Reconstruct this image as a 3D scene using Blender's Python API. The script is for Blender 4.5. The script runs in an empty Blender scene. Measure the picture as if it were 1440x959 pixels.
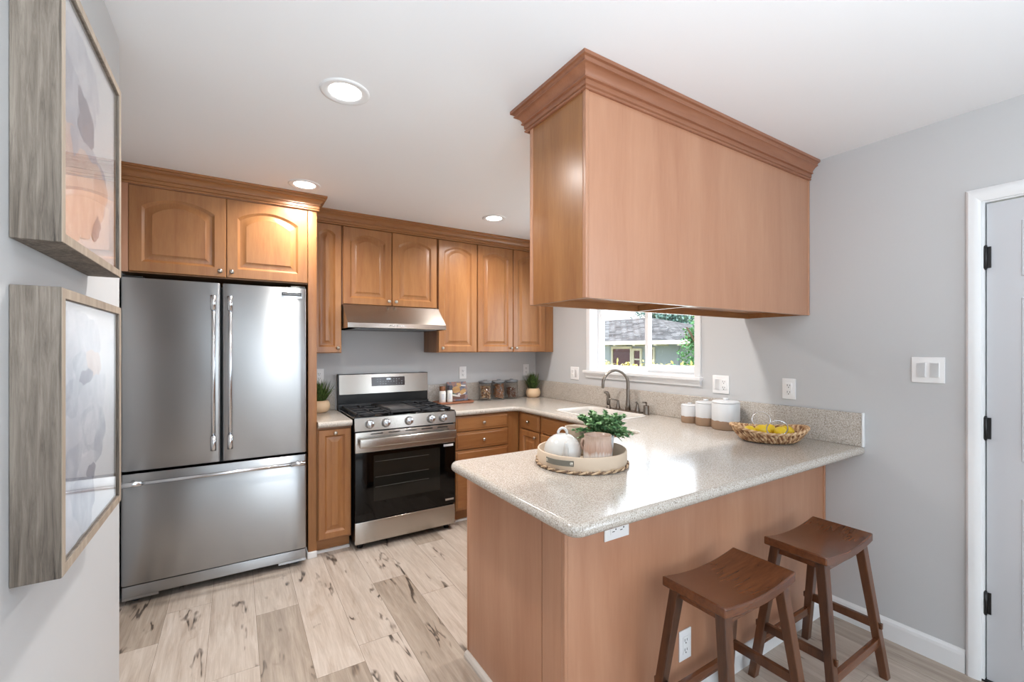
import bpy, bmesh, math, random
from mathutils import Vector, Matrix
PI = math.pi
random.seed(7)
S = bpy.context.scene
COL = S.collection

# ------------------------------------------------------------------ camera
cam_d = bpy.data.cameras.new('camera'); cam = bpy.data.objects.new('camera', cam_d); COL.objects.link(cam)
FPX = 620.6
YAW = math.atan2(1711.4 - 720, FPX)            # angle between the view direction and the back wall
cam.location = (-2.696, -3.836, 1.414)
cam.rotation_euler = (PI/2, 0, YAW - PI/2)
cam_d.sensor_fit = 'HORIZONTAL'; cam_d.sensor_width = 36; cam_d.lens = FPX/1440*36
cam_d.shift_y = (489.9 - 479.5)/1440
cam_d.clip_start = 0.05
S.camera = cam

# ------------------------------------------------------------------ view, world, daylight
S.view_settings.view_transform = 'Standard'; S.view_settings.look = 'None'
S.view_settings.exposure = 0.0; S.view_settings.gamma = 1.0
S.view_settings.use_curve_mapping = False
S.cycles.use_denoising = True
S.cycles.max_bounces = 10; S.cycles.diffuse_bounces = 6; S.cycles.glossy_bounces = 5
S.cycles.transmission_bounces = 10; S.cycles.transparent_max_bounces = 12
S.cycles.caustics_reflective = False; S.cycles.caustics_refractive = False
S.cycles.sample_clamp_indirect = 6.0
W = bpy.data.worlds.new('sky'); S.world = W; W.use_nodes = True
wn = W.node_tree.nodes; wl = W.node_tree.links
bg = wn['Background']
sky = wn.new('ShaderNodeTexSky'); sky.sky_type = 'HOSEK_WILKIE'
sky.sun_direction = Vector((-0.5, -0.45, 0.74)).normalized(); sky.turbidity = 3.0
smix = wn.new('ShaderNodeMix'); smix.data_type = 'RGBA'; smix.inputs[0].default_value = 0.7
smix.inputs[7].default_value = (0.95, 0.98, 1.0, 1)
wl.new(sky.outputs[0], smix.inputs[6]); wl.new(smix.outputs[2], bg.inputs[0])
bg.inputs[1].default_value = 2.4

def area(name, loc, rot, sx, sy, power, color=(1, 1, 1), shape='RECTANGLE', spread=PI):
    d = bpy.data.lights.new(name, 'AREA'); d.shape = shape; d.size = sx; d.size_y = sy
    d.energy = power; d.color = color; d.spread = spread
    o = bpy.data.objects.new(name, d); COL.objects.link(o); o.location = loc; o.rotation_euler = rot
    return o
sun_d = bpy.data.lights.new('sun', 'SUN'); sun_d.energy = 5.0; sun_d.angle = 0.02; sun_d.color = (1, .95, .85)
sun = bpy.data.objects.new('sun', sun_d); COL.objects.link(sun)
sun.rotation_euler = Vector((0.62, 0.25, -0.74)).to_track_quat('-Z', 'Y').to_euler()
# daylight that falls in through the living room's big windows and the kitchen window
area('daylight_rear_window', (-1.55, -8.02, 1.35), (PI/2, 0, 0), 1.7, 2.0, 44, (.74, .87, 1.0))
area('daylight_side_window', (-6.42, -6.6, 1.35), (PI/2, 0, -PI/2), 2.6, 2.0, 40, (.74, .87, 1.0))
area('added_right_fill', (-.06, -6.1, 1.45), (PI/2, 0, PI/2), 1.7, 1.5, 62, (.74, .87, 1.0))  # added fill at an unseen window, puts cool light on the picture wall
area('daylight_kitchen_window', (0.14, -1.39, 1.64), (PI/2, 0, PI/2), 1.06, 0.80, 15, (.74, .87, 1.0))
# added uplight, standing in for a flash bounced off the ceiling behind the camera
area('added_bounce_uplight', (-2.45, -4.5, 1.0), (PI, 0, 0), 1.0, 1.0, 62, (.84, .93, 1.0), spread=math.radians(170))
LAMP_W = 13.0
LAMP_C = (1.0, .965, .93)

# ------------------------------------------------------------------ helpers
def lin(c):
    return tuple(((x/255)/12.92 if x/255 <= .04045 else ((x/255+.055)/1.055)**2.4) for x in c) + (1,)

def mat(name, rgb, rough=.5, metal=0.0, **kw):
    m = bpy.data.materials.new(name); m.use_nodes = True
    b = m.node_tree.nodes['Principled BSDF']
    b.inputs['Base Color'].default_value = lin(rgb); b.inputs['Roughness'].default_value = rough
    b.inputs['Metallic'].default_value = metal
    for k, v in kw.items():
        b.inputs[k.replace('_', ' ')].default_value = v
    return m

class NT:
    """small node-graph writer"""
    def __init__(s, m): s.m = m; s.n = m.node_tree.nodes; s.l = m.node_tree.links; s.b = s.n['Principled BSDF']
    def set(s, sock, v):
        if hasattr(v, 'is_output') or isinstance(v, bpy.types.NodeSocket): s.l.new(v, sock)
        else: sock.default_value = v
    def coords(s, scale=(1, 1, 1), which='Object', loc=(0, 0, 0)):
        t = s.n.new('ShaderNodeTexCoord'); mp = s.n.new('ShaderNodeMapping')
        mp.inputs['Scale'].default_value = scale; mp.inputs['Location'].default_value = loc
        s.l.new(t.outputs[which], mp.inputs[0]); return mp.outputs[0]
    def noise(s, vec, scale=5, detail=4, rough=.5, dist=0):
        t = s.n.new('ShaderNodeTexNoise'); s.l.new(vec, t.inputs['Vector'])
        t.inputs['Scale'].default_value = scale; t.inputs['Detail'].default_value = detail
        t.inputs['Roughness'].default_value = rough; t.inputs['Distortion'].default_value = dist
        return t.outputs['Fac']
    def voronoi(s, vec, scale=5, feature='F1', out='Distance'):
        t = s.n.new('ShaderNodeTexVoronoi'); t.feature = feature; s.l.new(vec, t.inputs['Vector'])
        t.inputs['Scale'].default_value = scale; return t.outputs[out]
    def ramp(s, fac, stops, interp='LINEAR'):
        r = s.n.new('ShaderNodeValToRGB'); s.l.new(fac, r.inputs[0]); e = r.color_ramp.elements
        r.color_ramp.interpolation = interp
        while len(e) < len(stops): e.new(.5)
        for q, (p, c) in zip(e, stops):
            q.position = p; q.color = c if len(c) == 4 else lin(c)
        return r.outputs[0]
    def math(s, op, a, b=0.0, c=0.0):
        t = s.n.new('ShaderNodeMath'); t.operation = op
        for k, v in enumerate((a, b, c)): s.set(t.inputs[k], v)
        return t.outputs[0]
    def mix(s, fac, a, b, blend='MIX'):
        t = s.n.new('ShaderNodeMix'); t.data_type = 'RGBA'; t.blend_type = blend
        s.set(t.inputs[0], fac); s.set(t.inputs[6], a); s.set(t.inputs[7], b); return t.outputs[2]
    def bump(s, h, strength=.2, dist=.01):
        t = s.n.new('ShaderNodeBump'); t.inputs['Strength'].default_value = strength
        t.inputs['Distance'].default_value = dist; s.l.new(h, t.inputs['Height'])
        s.l.new(t.outputs[0], s.b.inputs['Normal'])
    def col(s, v): s.set(s.b.inputs['Base Color'], v)
    def rough(s, v): s.set(s.b.inputs['Roughness'], v)

BW0, BW1 = (0, 0, 0, 1), (1, 1, 1, 1)
def wood(name, dark, light, rough=.35, axis='z', scale=1.0, contrast=1.0, coat=.15):
    m = mat(name, light, rough); t = NT(m)
    sc = {'z': (9, 9, .9), 'x': (.9, 9, 9), 'y': (9, .9, 9)}[axis]
    v = t.coords(tuple(q*scale for q in sc))
    n = t.noise(v, 1.6, 5, .55, .6)
    fine = t.noise(t.coords(tuple(q*scale*7 for q in sc)), 2.0, 3, .6)
    big = t.noise(t.coords(tuple(max(q*.12, .25) for q in sc)), 2.0, 2)
    f = t.math('ADD', t.math('MULTIPLY', n, .55), t.math('MULTIPLY', fine, .2))
    f = t.math('ADD', f, t.math('MULTIPLY', big, .25))
    k = .16/contrast
    t.col(t.ramp(f, [(.5-k, dark), (.5+k, light)]))
    t.bump(fine, .04, .002)
    t.b.inputs['Coat Weight'].default_value = coat; t.b.inputs['Coat Roughness'].default_value = .25
    return m

M = {}
M['maple_z'] = wood('honey_maple_vertical', (138, 88, 50), (168, 118, 72))
M['maple_x'] = wood('honey_maple_horizontal', (138, 88, 50), (168, 118, 72), axis='x')
M['maple_y'] = wood('honey_maple_lengthwise', (138, 88, 50), (168, 118, 72), axis='y')
M['panel'] = wood('pink_maple_panel', (170, 119, 90), (188, 140, 110), .38, 'z', .6)
M['panel_x'] = wood('pink_maple_moulding', (136, 86, 60), (160, 108, 80), .36, 'x')
M['maple_in'] = mat('maple_interior', (120, 76, 44), .6)
M['dark_gap'] = mat('dark_gap', (18, 14, 12), .8)
M['stool'] = wood('walnut_stain_upright', (58, 32, 18), (108, 66, 40), .3, 'z', .8, 1.3, .3)
M['stool_x'] = wood('walnut_stain_long', (74, 38, 20), (126, 74, 42), .24, 'x', .8, 1.0, .4)

# wall paint
def paint(name, rgb, rough=.6):
    m = mat(name, rgb, rough); t = NT(m)
    n = t.noise(t.coords((1, 1, 1)), 60, 4, .6); t.bump(n, .06, .004)
    return m
M['wall'] = paint('greige_wall_paint', (197, 198, 199))
M['ceiling'] = paint('ceiling_paint', (236, 237, 239))
M['trim'] = mat('white_trim_paint', (232, 233, 234), .35)
M['door'] = mat('door_paint', (204, 206, 210), .35)
M['vinyl'] = mat('white_vinyl', (238, 239, 240), .4)
M['plate'] = mat('white_plastic_plate', (240, 240, 240), .3)
M['slot'] = mat('dark_slot', (60, 58, 56), .6)
M['black'] = mat('black_metal', (20, 20, 21), .35)
M['iron'] = mat('cast_iron', (34, 35, 38), .5)
M['black_gloss'] = mat('black_enamel', (10, 10, 11), .12)
M['nickel'] = mat('brushed_nickel', (186, 178, 168), .28, 1.0)
M['dark_nickel'] = mat('satin_dark_nickel', (138, 130, 122), .3, 1.0)
M['chrome'] = mat('polished_metal', (215, 215, 216), .18, 1.0)

def steel(name, rgb, rough=.3, grain='x', aniso=.75):
    m = mat(name, rgb, rough, 1.0); t = NT(m)
    g = (1.5, 1.5, 500) if grain == 'x' else (300, 300, 1.5)
    n = t.noise(t.coords(g), 1.0, 2)
    t.rough(t.math('ADD', t.math('MULTIPLY', n, .03), rough - .015))
    c = t.n.new('ShaderNodeCombineXYZ')
    c.inputs[2].default_value = 1.0 if grain == 'x' else 0.0; c.inputs[0].default_value = 0.0 if grain == 'x' else 1.0
    t.b.inputs['Anisotropic'].default_value = aniso
    t.l.new(c.outputs[0], t.b.inputs['Tangent'])
    return m
M['steel'] = steel('brushed_stainless', (166, 167, 168), .29, aniso=.95)
M['steel_light'] = steel('light_stainless', (184, 179, 172), .26)
M['steel_bar'] = mat('handle_metal', (205, 207, 210), .24, 1.0)

# speckled countertop
def counter_mat():
    m = mat('speckled_countertop', (206, 196, 182), .2); t = NT(m)
    v = t.coords((1, 1, 1), 'Object')
    n = t.noise(v, 230, 3, .7)
    base = t.ramp(n, [(.34, (128, 116, 104)), (.45, (178, 169, 158)), (.6, (200, 194, 186)), (.72, (228, 226, 222))])
    s = t.voronoi(v, 150)
    sp = t.ramp(s, [(.0, BW1), (.16, BW1), (.22, BW0)])
    n2 = t.noise(v, 90, 2)
    msk = t.math('MULTIPLY', sp, t.math('GREATER_THAN', n2, .54))
    t.col(t.mix(t.math('MULTIPLY', msk, .7), base, lin((128, 112, 98))))
    t.b.inputs['Roughness'].default_value = .17
    return m
M['counter'] = counter_mat()

# floor planks: per-plank tone and seed are read from a face attribute
def floor_mat():
    m = mat('light_oak_planks', (214, 200, 184), .38); t = NT(m)
    a = t.n.new('ShaderNodeAttribute'); a.attribute_name = 'plank'
    sep = t.n.new('ShaderNodeSeparateColor'); t.l.new(a.outputs['Color'], sep.inputs[0])
    tone, seed = sep.outputs[0], sep.outputs[1]
    tc = t.n.new('ShaderNodeTexCoord')
    off = t.n.new('ShaderNodeCombineXYZ'); t.l.new(t.math('MULTIPLY', seed, 37.0), off.inputs[0])
    t.l.new(t.math('MULTIPLY', seed, 91.0), off.inputs[1])
    va = t.n.new('ShaderNodeVectorMath'); va.operation = 'ADD'
    t.l.new(tc.outputs['Object'], va.inputs[0]); t.l.new(off.outputs[0], va.inputs[1])
    def mp(sc):
        q = t.n.new('ShaderNodeMapping'); q.inputs['Scale'].default_value = sc
        t.l.new(va.outputs[0], q.inputs[0]); return q.outputs[0]
    grain = t.noise(mp((14, 1.3, 1)), 2.0, 5, .6, .8)
    fine = t.noise(mp((90, 4, 1)), 2.0, 3, .6)
    g = t.math('ADD', t.math('MULTIPLY', grain, .7), t.math('MULTIPLY', fine, .3))
    light = t.ramp(g, [(.3, (164, 148, 134)), (.5, (188, 174, 161)), (.68, (205, 193, 182))])
    dark = t.ramp(g, [(.3, (128, 113, 99)), (.5, (154, 139, 124)), (.68, (176, 161, 146))])
    c = t.mix(tone, light, dark)
    # rustic dark cracks running with the grain, and soft smoky knots
    r = t.noise(mp((8.0, 1.0, 1)), 1.3, 3, .55, .5)
    ridge = t.math('ABSOLUTE', t.math('SUBTRACT', r, .5))
    crack = t.ramp(ridge, [(.0, BW1), (.011, BW1), (.024, BW0)])
    gate = t.noise(mp((4.5, 1.5, 1)), 1.5, 3, .6)
    gate = t.ramp(gate, [(.56, BW0), (.62, BW1)])
    halo = t.ramp(ridge, [(.0, BW1), (.09, BW0)])
    c = t.mix(t.math('MULTIPLY', t.math('MULTIPLY', halo, gate), .35), c, lin((150, 128, 108)))
    c = t.mix(t.math('MULTIPLY', t.math('MULTIPLY', crack, gate), .9), c, lin((62, 52, 46)))
    kn = t.noise(mp((4, 2.2, 1)), 1.1, 3, .5, 2.0)
    c = t.mix(t.ramp(kn, [(.66, BW0), (.8, (.5, .5, .5, 1))]), c, lin((150, 126, 104)))
    t.col(c); t.bump(fine, .05, .001)
    t.rough(t.math('ADD', t.math('MULTIPLY', grain, .15), .28))
    return m
M['floor'] = floor_mat()
M['seam'] = mat('plank_seam', (120, 104, 90), .8)

def barnwood():
    m = mat('weathered_grey_wood', (160, 148, 136), .7); t = NT(m)
    f = t.noise(t.coords((90, 90, 5)), 1.2, 6, .7, .6)
    b = t.noise(t.coords((9, 9, 1.2)), 1.5, 3, .5)
    g = t.math('ADD', t.math('MULTIPLY', f, .65), t.math('MULTIPLY', b, .35))
    t.col(t.ramp(g, [(.34, (50, 43, 38)), (.42, (92, 82, 72)), (.54, (122, 111, 100)), (.66, (146, 135, 123))]))
    t.bump(f, .5, .003); return m
M['frame'] = barnwood()
M['frame_face'] = wood('weathered_beige_wood', (136, 120, 104), (180, 164, 146), .6, 'z', 2.0, 1.0, 0)
M['glass'] = mat('clear_glass', (255, 255, 255), .0, 0, Transmission_Weight=1.0, IOR=1.45)
def thin_glass():
    m = bpy.data.materials.new('pane_glass'); m.use_nodes = True; n = m.node_tree.nodes; l = m.node_tree.links
    for q in list(n): n.remove(q)
    o = n.new('ShaderNodeOutputMaterial'); mx = n.new('ShaderNodeMixShader'); tr = n.new('ShaderNodeBsdfTransparent')
    gl = n.new('ShaderNodeBsdfGlossy'); gl.inputs['Roughness'].default_value = .01
    fr = n.new('ShaderNodeFresnel'); ge = n.new('ShaderNodeNewGeometry')
    mp = n.new('ShaderNodeMapRange'); mp.inputs[3].default_value = 1.5; mp.inputs[4].default_value = 1/1.5
    l.new(ge.outputs['Backfacing'], mp.inputs[0]); l.new(mp.outputs[0], fr.inputs[0])
    l.new(fr.outputs[0], mx.inputs[0]); l.new(tr.outputs[0], mx.inputs[1]); l.new(gl.outputs[0], mx.inputs[2])
    l.new(mx.outputs[0], o.inputs[0]); return m
M['pane'] = thin_glass()

# ---- mesh collector
class G:
    def __init__(s): s.v = []; s.f = []; s.mi = []; s.sm = []
    def add(s, vs, fs, smooth=False, mi=0, X=None):
        o = len(s.v)
        if X is not None: vs = [tuple(X @ Vector(p)) for p in vs]
        s.v += [tuple(p) for p in vs]
        for f in fs: s.f.append(tuple(i+o for i in f)); s.mi.append(mi); s.sm.append(smooth)
        return s
    def box(s, x0, x1, y0, y1, z0, z1, b=0.0, mi=0, X=None):
        if x0 > x1: x0, x1 = x1, x0
        if y0 > y1: y0, y1 = y1, y0
        if z0 > z1: z0, z1 = z1, z0
        if b <= 0:
            vs = [(x, y, z) for x in (x0, x1) for y in (y0, y1) for z in (z0, z1)]
            return s.add(vs, [(0, 1, 3, 2), (4, 6, 7, 5), (0, 4, 5, 1), (2, 3, 7, 6), (0, 2, 6, 4), (1, 5, 7, 3)], False, mi, X)
        bm = bmesh.new(); bmesh.ops.create_cube(bm, size=1)
        b = min(b, (x1-x0)*.45, (y1-y0)*.45, (z1-z0)*.45)
        for q in bm.verts:
            q.co = (x0+(q.co.x+.5)*(x1-x0), y0+(q.co.y+.5)*(y1-y0), z0+(q.co.z+.5)*(z1-z0))
        bmesh.ops.bevel(bm, geom=list(bm.edges), offset=b, segments=2, profile=.7, affect='EDGES')
        bm.verts.index_update()
        s.add([q.co[:] for q in bm.verts], [[q.index for q in f.verts] for f in bm.faces], True, mi, X)
        bm.free(); return s
    def lathe(s, prof, c=(0, 0, 0), n=32, X=None, mi=0, smooth=True, wob=None, caps=True):
        vs = []; fs = []
        for (r, z) in prof:
            for k in range(n):
                a = 2*PI*k/n; rr = r*(wob(a, z) if wob else 1)
                vs.append((c[0]+rr*math.cos(a), c[1]+rr*math.sin(a), c[2]+z))
        for i in range(len(prof)-1):
            for k in range(n):
                k2 = (k+1) % n; fs.append((i*n+k, i*n+k2, (i+1)*n+k2, (i+1)*n+k))
        if caps:
            if prof[0][0] > 1e-5: fs.append(tuple(reversed(range(n))))
            if prof[-1][0] > 1e-5: fs.append(tuple(range((len(prof)-1)*n, len(prof)*n)))
        return s.add(vs, fs, smooth, mi, X)
    def tube(s, pts, rad, n=12, closed=False, mi=0, smooth=True, X=None, flat=1.0):
        P = [Vector(p) for p in pts]; N = len(P)
        R = rad if isinstance(rad, (list, tuple)) else [rad]*N
        vs = []; fs = []; up = None
        for i, p in enumerate(P):
            a = P[(i-1) % N] if (closed or i > 0) else p
            b = P[(i+1) % N] if (closed or i < N-1) else p
            t = (b-a).normalized()
            if up is None:
                up = t.cross(Vector((0, 0, 1)))
                if up.length < .1: up = t.cross(Vector((1, 0, 0)))
                up.normalize()
            u = (up - t*up.dot(t)).normalized(); w = t.cross(u); up = u
            for k in range(n):
                q = 2*PI*k/n; vs.append(p + (u*math.cos(q) + w*math.sin(q)*flat)*R[i])
        for i in range(N if closed else N-1):
            j = (i+1) % N
            for k in range(n):
                k2 = (k+1) % n; fs.append((i*n+k, i*n+k2, j*n+k2, j*n+k))
        if not closed: fs.append(tuple(reversed(range(n)))); fs.append(tuple(range((N-1)*n, N*n)))
        return s.add(vs, fs, smooth, mi, X)
    def cyl(s, a, b, r, r2=None, n=16, mi=0, X=None):
        a = Vector(a); b = Vector(b); return s.tube([a, a.lerp(b, .5), b], [r, (r+(r2 or r))/2, r2 or r], n, mi=mi, X=X)
    def loft(s, loops, cap0=False, cap1=True, smooth=False, mi=0, X=None):
        n = len(loops[0]); vs = [p for lp in loops for p in lp]; fs = []
        for i in range(len(loops)-1):
            for k in range(n):
                k2 = (k+1) % n; fs.append((i*n+k, i*n+k2, (i+1)*n+k2, (i+1)*n+k))
        if cap0: fs.append(tuple(reversed(range(n))))
        if cap1: fs.append(tuple(range((len(loops)-1)*n, len(loops)*n)))
        return s.add(vs, fs, smooth, mi, X)
    def sphere(s, c, r, n=16, m=10, sc=(1, 1, 1), X=None, mi=0):
        prof = [(r*math.sin(PI*i/m), -r*math.cos(PI*i/m)) for i in range(m+1)]
        Y = Matrix.Translation(c) @ Matrix.Diagonal((*sc, 1))
        if X is not None: Y = X @ Y
        prof[0] = (1e-6, -r); prof[-1] = (1e-6, r)
        return s.lathe(prof, (0, 0, 0), n, Y, mi, True, None, False)
    def sweep(s, path, prof, closed=False, mi=0, outward=1, ends=True):
        """profile (d,z): d = outward offset from a plan path (x,y), mitred corners"""
        N = len(path); P = [Vector((p[0], p[1])) for p in path]; loops = []
        for i in range(N):
            def nrm(a, b):
                d = (b-a).normalized(); return Vector((d.y, -d.x))*outward
            if closed or 0 < i < N-1:
                n1 = nrm(P[(i-1) % N], P[i]); n2 = nrm(P[i], P[(i+1) % N]); m_ = (n1+n2); m_ = m_/(m_.dot(n1))
            elif i == 0: m_ = nrm(P[0], P[1])
            else: m_ = nrm(P[-2], P[-1])
            loops.append([(P[i].x+m_.x*d, P[i].y+m_.y*d, z) for (d, z) in prof])
        n = len(prof); vs = [p for lp in loops for p in lp]; fs = []
        for i in range(N if closed else N-1):
            j = (i+1) % N
            for k in range(n):
                k2 = (k+1) % n; fs.append((i*n+k, j*n+k, j*n+k2, i*n+k2))
        if ends and not closed: fs.append(tuple(range(n))); fs.append(tuple(reversed(range((N-1)*n, N*n))))
        return s.add(vs, fs, False, mi)
    def build(s, name, m, parent=None, auto=None):
        me = bpy.data.meshes.new(name); me.from_pydata(s.v, [], s.f)
        for mm in (m if isinstance(m, (list, tuple)) else [m]): me.materials.append(mm)
        me.polygons.foreach_set('material_index', s.mi); me.polygons.foreach_set('use_smooth', s.sm)
        bm = bmesh.new(); bm.from_mesh(me); bmesh.ops.recalc_face_normals(bm, faces=bm.faces); bm.to_mesh(me); bm.free()
        me.update()
        if auto is not None:
            me.set_sharp_from_angle(angle=math.radians(auto))
        o = bpy.data.objects.new(name, me); COL.objects.link(o)
        if parent is not None: o.parent = parent
        return o

def thing(name, label, cat, group=None):
    o = bpy.data.objects.new(name, None); COL.objects.link(o); o.empty_display_size = .05
    o['label'] = label; o['category'] = cat
    if group: o['group'] = group
    return o
def tag(o, label, cat, group=None):
    o['label'] = label; o['category'] = cat
    if group: o['group'] = group
    return o
def structure(o): o['kind'] = 'structure'; return o
def settle(root, loc):
    """put the origin of a thing at its base; its parts keep their place"""
    loc = Vector(loc); T = Matrix.Translation(-loc)
    def rec(o):
        if o.type == 'MESH': o.data.transform(T)
        for c in o.children: rec(c)
    rec(root); root.location = loc; return root
def dup(o, parent=None):
    c = o.copy(); COL.objects.link(c); c.parent = parent
    for ch in list(o.children): dup(ch, c)
    return c

# ================================================================== STRUCTURE
H = 2.44
# floor: planks run front to back
def build_floor():
    g = G(); x0, x1, y0, y1 = -6.55, 0.0, -8.15, 0.0
    g.box(x0, x1, y0, y1, -.12, -.0012, mi=1)
    cols = []; attrs = [(0, 0)]*6; w = .203
    joints = {-2.605: -1.142, -3.01: -.869, -3.213: -1.141, -2.199: -1.67, -1.996: -1.142, -2.402: -1.792,
              -1.793: -1.413, -2.808: -1.569, -1.59: -.787}
    darks = {(-2.605, 0), (-1.996, 0), (-2.402, 0), (-3.213, 1), (-1.59, 1)}
    k0 = int((x0+1.996)/w)-1
    for k in range(k0, int((x1+1.996)/w)+1):
        a = -1.996+k*w; b = a+w; a_ = max(a, x0); b_ = min(b, x1)
        if b_-a_ < .005: continue
        key = min(joints, key=lambda q: abs(q-a)); known = abs(key-a) < .02
        j = joints[key] if known else -random.uniform(.2, 1.4)
        L = 1.22
        ys = [j + L*n for n in range(-8, 4)]
        for n, yb in enumerate(ys):
            lo, hi = max(yb-L, y0), min(yb, y1)
            if hi-lo < .01: continue
            e = .0007
            g.box(a_+e, b_-e, lo+e, hi-e, -.0012, 0, mi=0)
            tone = random.choice([0, 0, .1, .2, .35, .7])
            if known and abs(yb-j) < .01: tone = .85 if (key, 0) in darks else random.choice([0, .1])
            if known and abs(yb-j-L) < .01: tone = .8 if (key, 1) in darks else random.choice([0, .08, .15])
            attrs += [(tone, random.random())]*6
    o = g.build('floor', [M['floor'], M['seam']])
    at_ = o.data.attributes.new('plank', 'FLOAT_COLOR', 'FACE')
    for i, (a, b) in enumerate(attrs): at_.data[i].color = (a, b, 0, 1)
    return structure(o)
build_floor()
structure(G().box(-6.65, .12, -8.25, .12, H, H+.12).build('ceiling', M['ceiling']))
structure(G().box(-6.65, .12, 0, .12, -.12, H).build('wall_back', M['wall']))
# right wall with the kitchen window opening and the door opening
WY0, WY1, WZ0, WZ1 = -1.925, -.86, 1.215, 2.06     # window opening
DY0, DY1, DZ = -4.13, -3.3, 2.045                  # door opening
g = G()
g.box(0, .12, WY1, 0, -.12, H); g.box(0, .12, WY0, WY1, -.12, WZ0); g.box(0, .12, WY0, WY1, WZ1, H)
g.box(0, .12, DY1, WY0, -.12, H); g.box(0, .12, DY0, DY1, DZ, H); g.box(0, .12, DY0, DY1, -.12, 0)
g.box(0, .12, -5.2, DY0, -.12, H); g.box(0, .12, -8.25, -7.0, -.12, H); g.box(0, .12, -7.0, -5.2, -.12, .65); g.box(0, .12, -7.0, -5.2, 2.25, H)
structure(g.build('wall_right', M['wall']))
# partition with the pictures, the alcove side wall beyond it, and the living room shell behind the camera
structure(G().box(-3.145, -3.025, -4.9, -1.891, 0, H, .004).build('wall_left', M['wall']))
g = G(); g.box(-3.36, -3.245, -2.0, 0, 0, H); g.box(-3.36, -3.145, -2.0, -1.895, 0, H)
structure(g.build('wall_alcove', M['wall']))
g = G(); g.box(-6.65, -6.55, -8.25, 0, -.12, .3); g.box(-6.65, -6.55, -8.25, 0, 2.35, H)
g.box(-6.65, -6.55, -8.25, -7.95, .3, 2.35); g.box(-6.65, -6.55, -5.25, 0, .3, 2.35)
structure(g.build('wall_far_left', M['wall']))
g = G(); g.box(-6.55, 0, -8.25, -8.15, -.12, .3); g.box(-6.55, 0, -8.25, -8.15, 2.35, H)
g.box(-6.55, -2.45, -8.25, -8.15, .3, 2.35); g.box(-.65, 0, -8.25, -8.15, .3, 2.35)
structure(g.build('wall_rear', M['wall']))

# baseboards
bp = [(0, 0), (.014, 0), (.014, .075), (.012, .088), (.006, .096), (.004, .1), (0, .1)]
g = G(); g.sweep([(0, -3.255), (0, -2.735)], bp, outward=-1); structure(g.build('baseboard_right', M['trim']))
g = G(); g.sweep([(0, -8.15), (0, DY0-.06)], bp, outward=-1); structure(g.build('baseboard_right_rear', M['trim']))
g = G(); g.sweep([(-3.025, -1.9), (-3.025, -4.9)], bp, outward=-1); structure(g.build('baseboard_left', M['trim']))

# door with hinges and casing
g = G()
cw = .057
for (ya, yb) in ((DY1-.004, DY1+cw-.014), (DY0-cw+.014, DY0+.004)):
    s_ = 1 if ya > -4 else -1
    n0, n1 = (ya, yb) if s_ > 0 else (yb, ya)
    pr_ = [(0, 0), (-.011, 0), (-.016, .2), (-.019, .5), (-.019, .8), (-.012, .97), (0, 1)]
    lp = [[(x, n0+(n1-n0)*t_, 0) for x, t_ in pr_], [(x, n0+(n1-n0)*t_, DZ+cw*t_-.006) for x, t_ in pr_]]
    g.loft(lp, True, True)
pr_ = [(0, 0), (-.011, 0), (-.016, .2), (-.019, .5), (-.019, .8), (-.012, .97), (0, 1)]
g.loft([[(x, DY0-cw*t_+.004*(1-t_)+.01*t_, DZ-.006+cw*t_) for x, t_ in pr_], [(x, DY1+cw*t_-.004-.01*t_, DZ-.006+cw*t_) for x, t_ in pr_]], True, True)
g.box(0.0, .12, DY1-.012, DY1, 0, DZ); g.box(0, .12, DY0, DY0+.012, 0, DZ); g.box(0, .12, DY0+.012, DY1-.012, DZ-.012, DZ)
g.box(.045, .06, DY1-.024, DY1-.012, 0, DZ-.012)
structure(g.build('trim_1', M['trim'], auto=40))
def six_panel_door():
    y1, y0, z0, z1 = DY1-.016, DY0+.014, .008, DZ-.016
    o = G(); o.box(.012, .045, y0, y1, z0, z1, .002)
    W_ = y1-y0; st = .11; mid = .1; pw = (W_-2*st-mid)/2
    for a in (y0+st, y0+st+pw+mid):
        for (p, q) in ((.20, .79), (.965, 1.61), (1.72, 1.925)):
            def rc(d, x): return [(x, a+d, p+d), (x, a+pw-d, p+d), (x, a+pw-d, q-d), (x, a+d, q-d)]
            o.loft([rc(-.012, .0122), rc(-.009, .008), rc(-.002, .0085), rc(.006, .016), rc(.03, .0155), rc(.05, .0095)], False, True)
    d = structure(o.build('door_1', M['door'], auto=35))
    for zc in (1.80, 1.075, .333):
        h = G(); h.cyl((.004, DY1-.014, zc-.045), (.004, DY1-.014, zc+.045), .0065, n=10)
        h.box(.006, .0115, DY1-.03, DY1-.012, zc-.045, zc+.045)
        h.sphere((.004, DY1-.014, zc+.047), .006, 8, 6); h.sphere((.004, DY1-.014, zc-.047), .006, 8, 6)
        h.build('door_hinge', M['black'], d)
    k = G(); k.cyl((.012, y0+.06, .95), (-.02, y0+.06, .95), .012); k.sphere((-.045, y0+.06, .95), .028, 16, 10, (.8, 1, 1))
    k.build('door_knob', M['black'], d)
    t_ = G(); t_.box(-.004, .1, DY0, DY1, 0, .007, .002); t_.build('door_threshold', M['black'], d)
    return d
six_panel_door()

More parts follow.
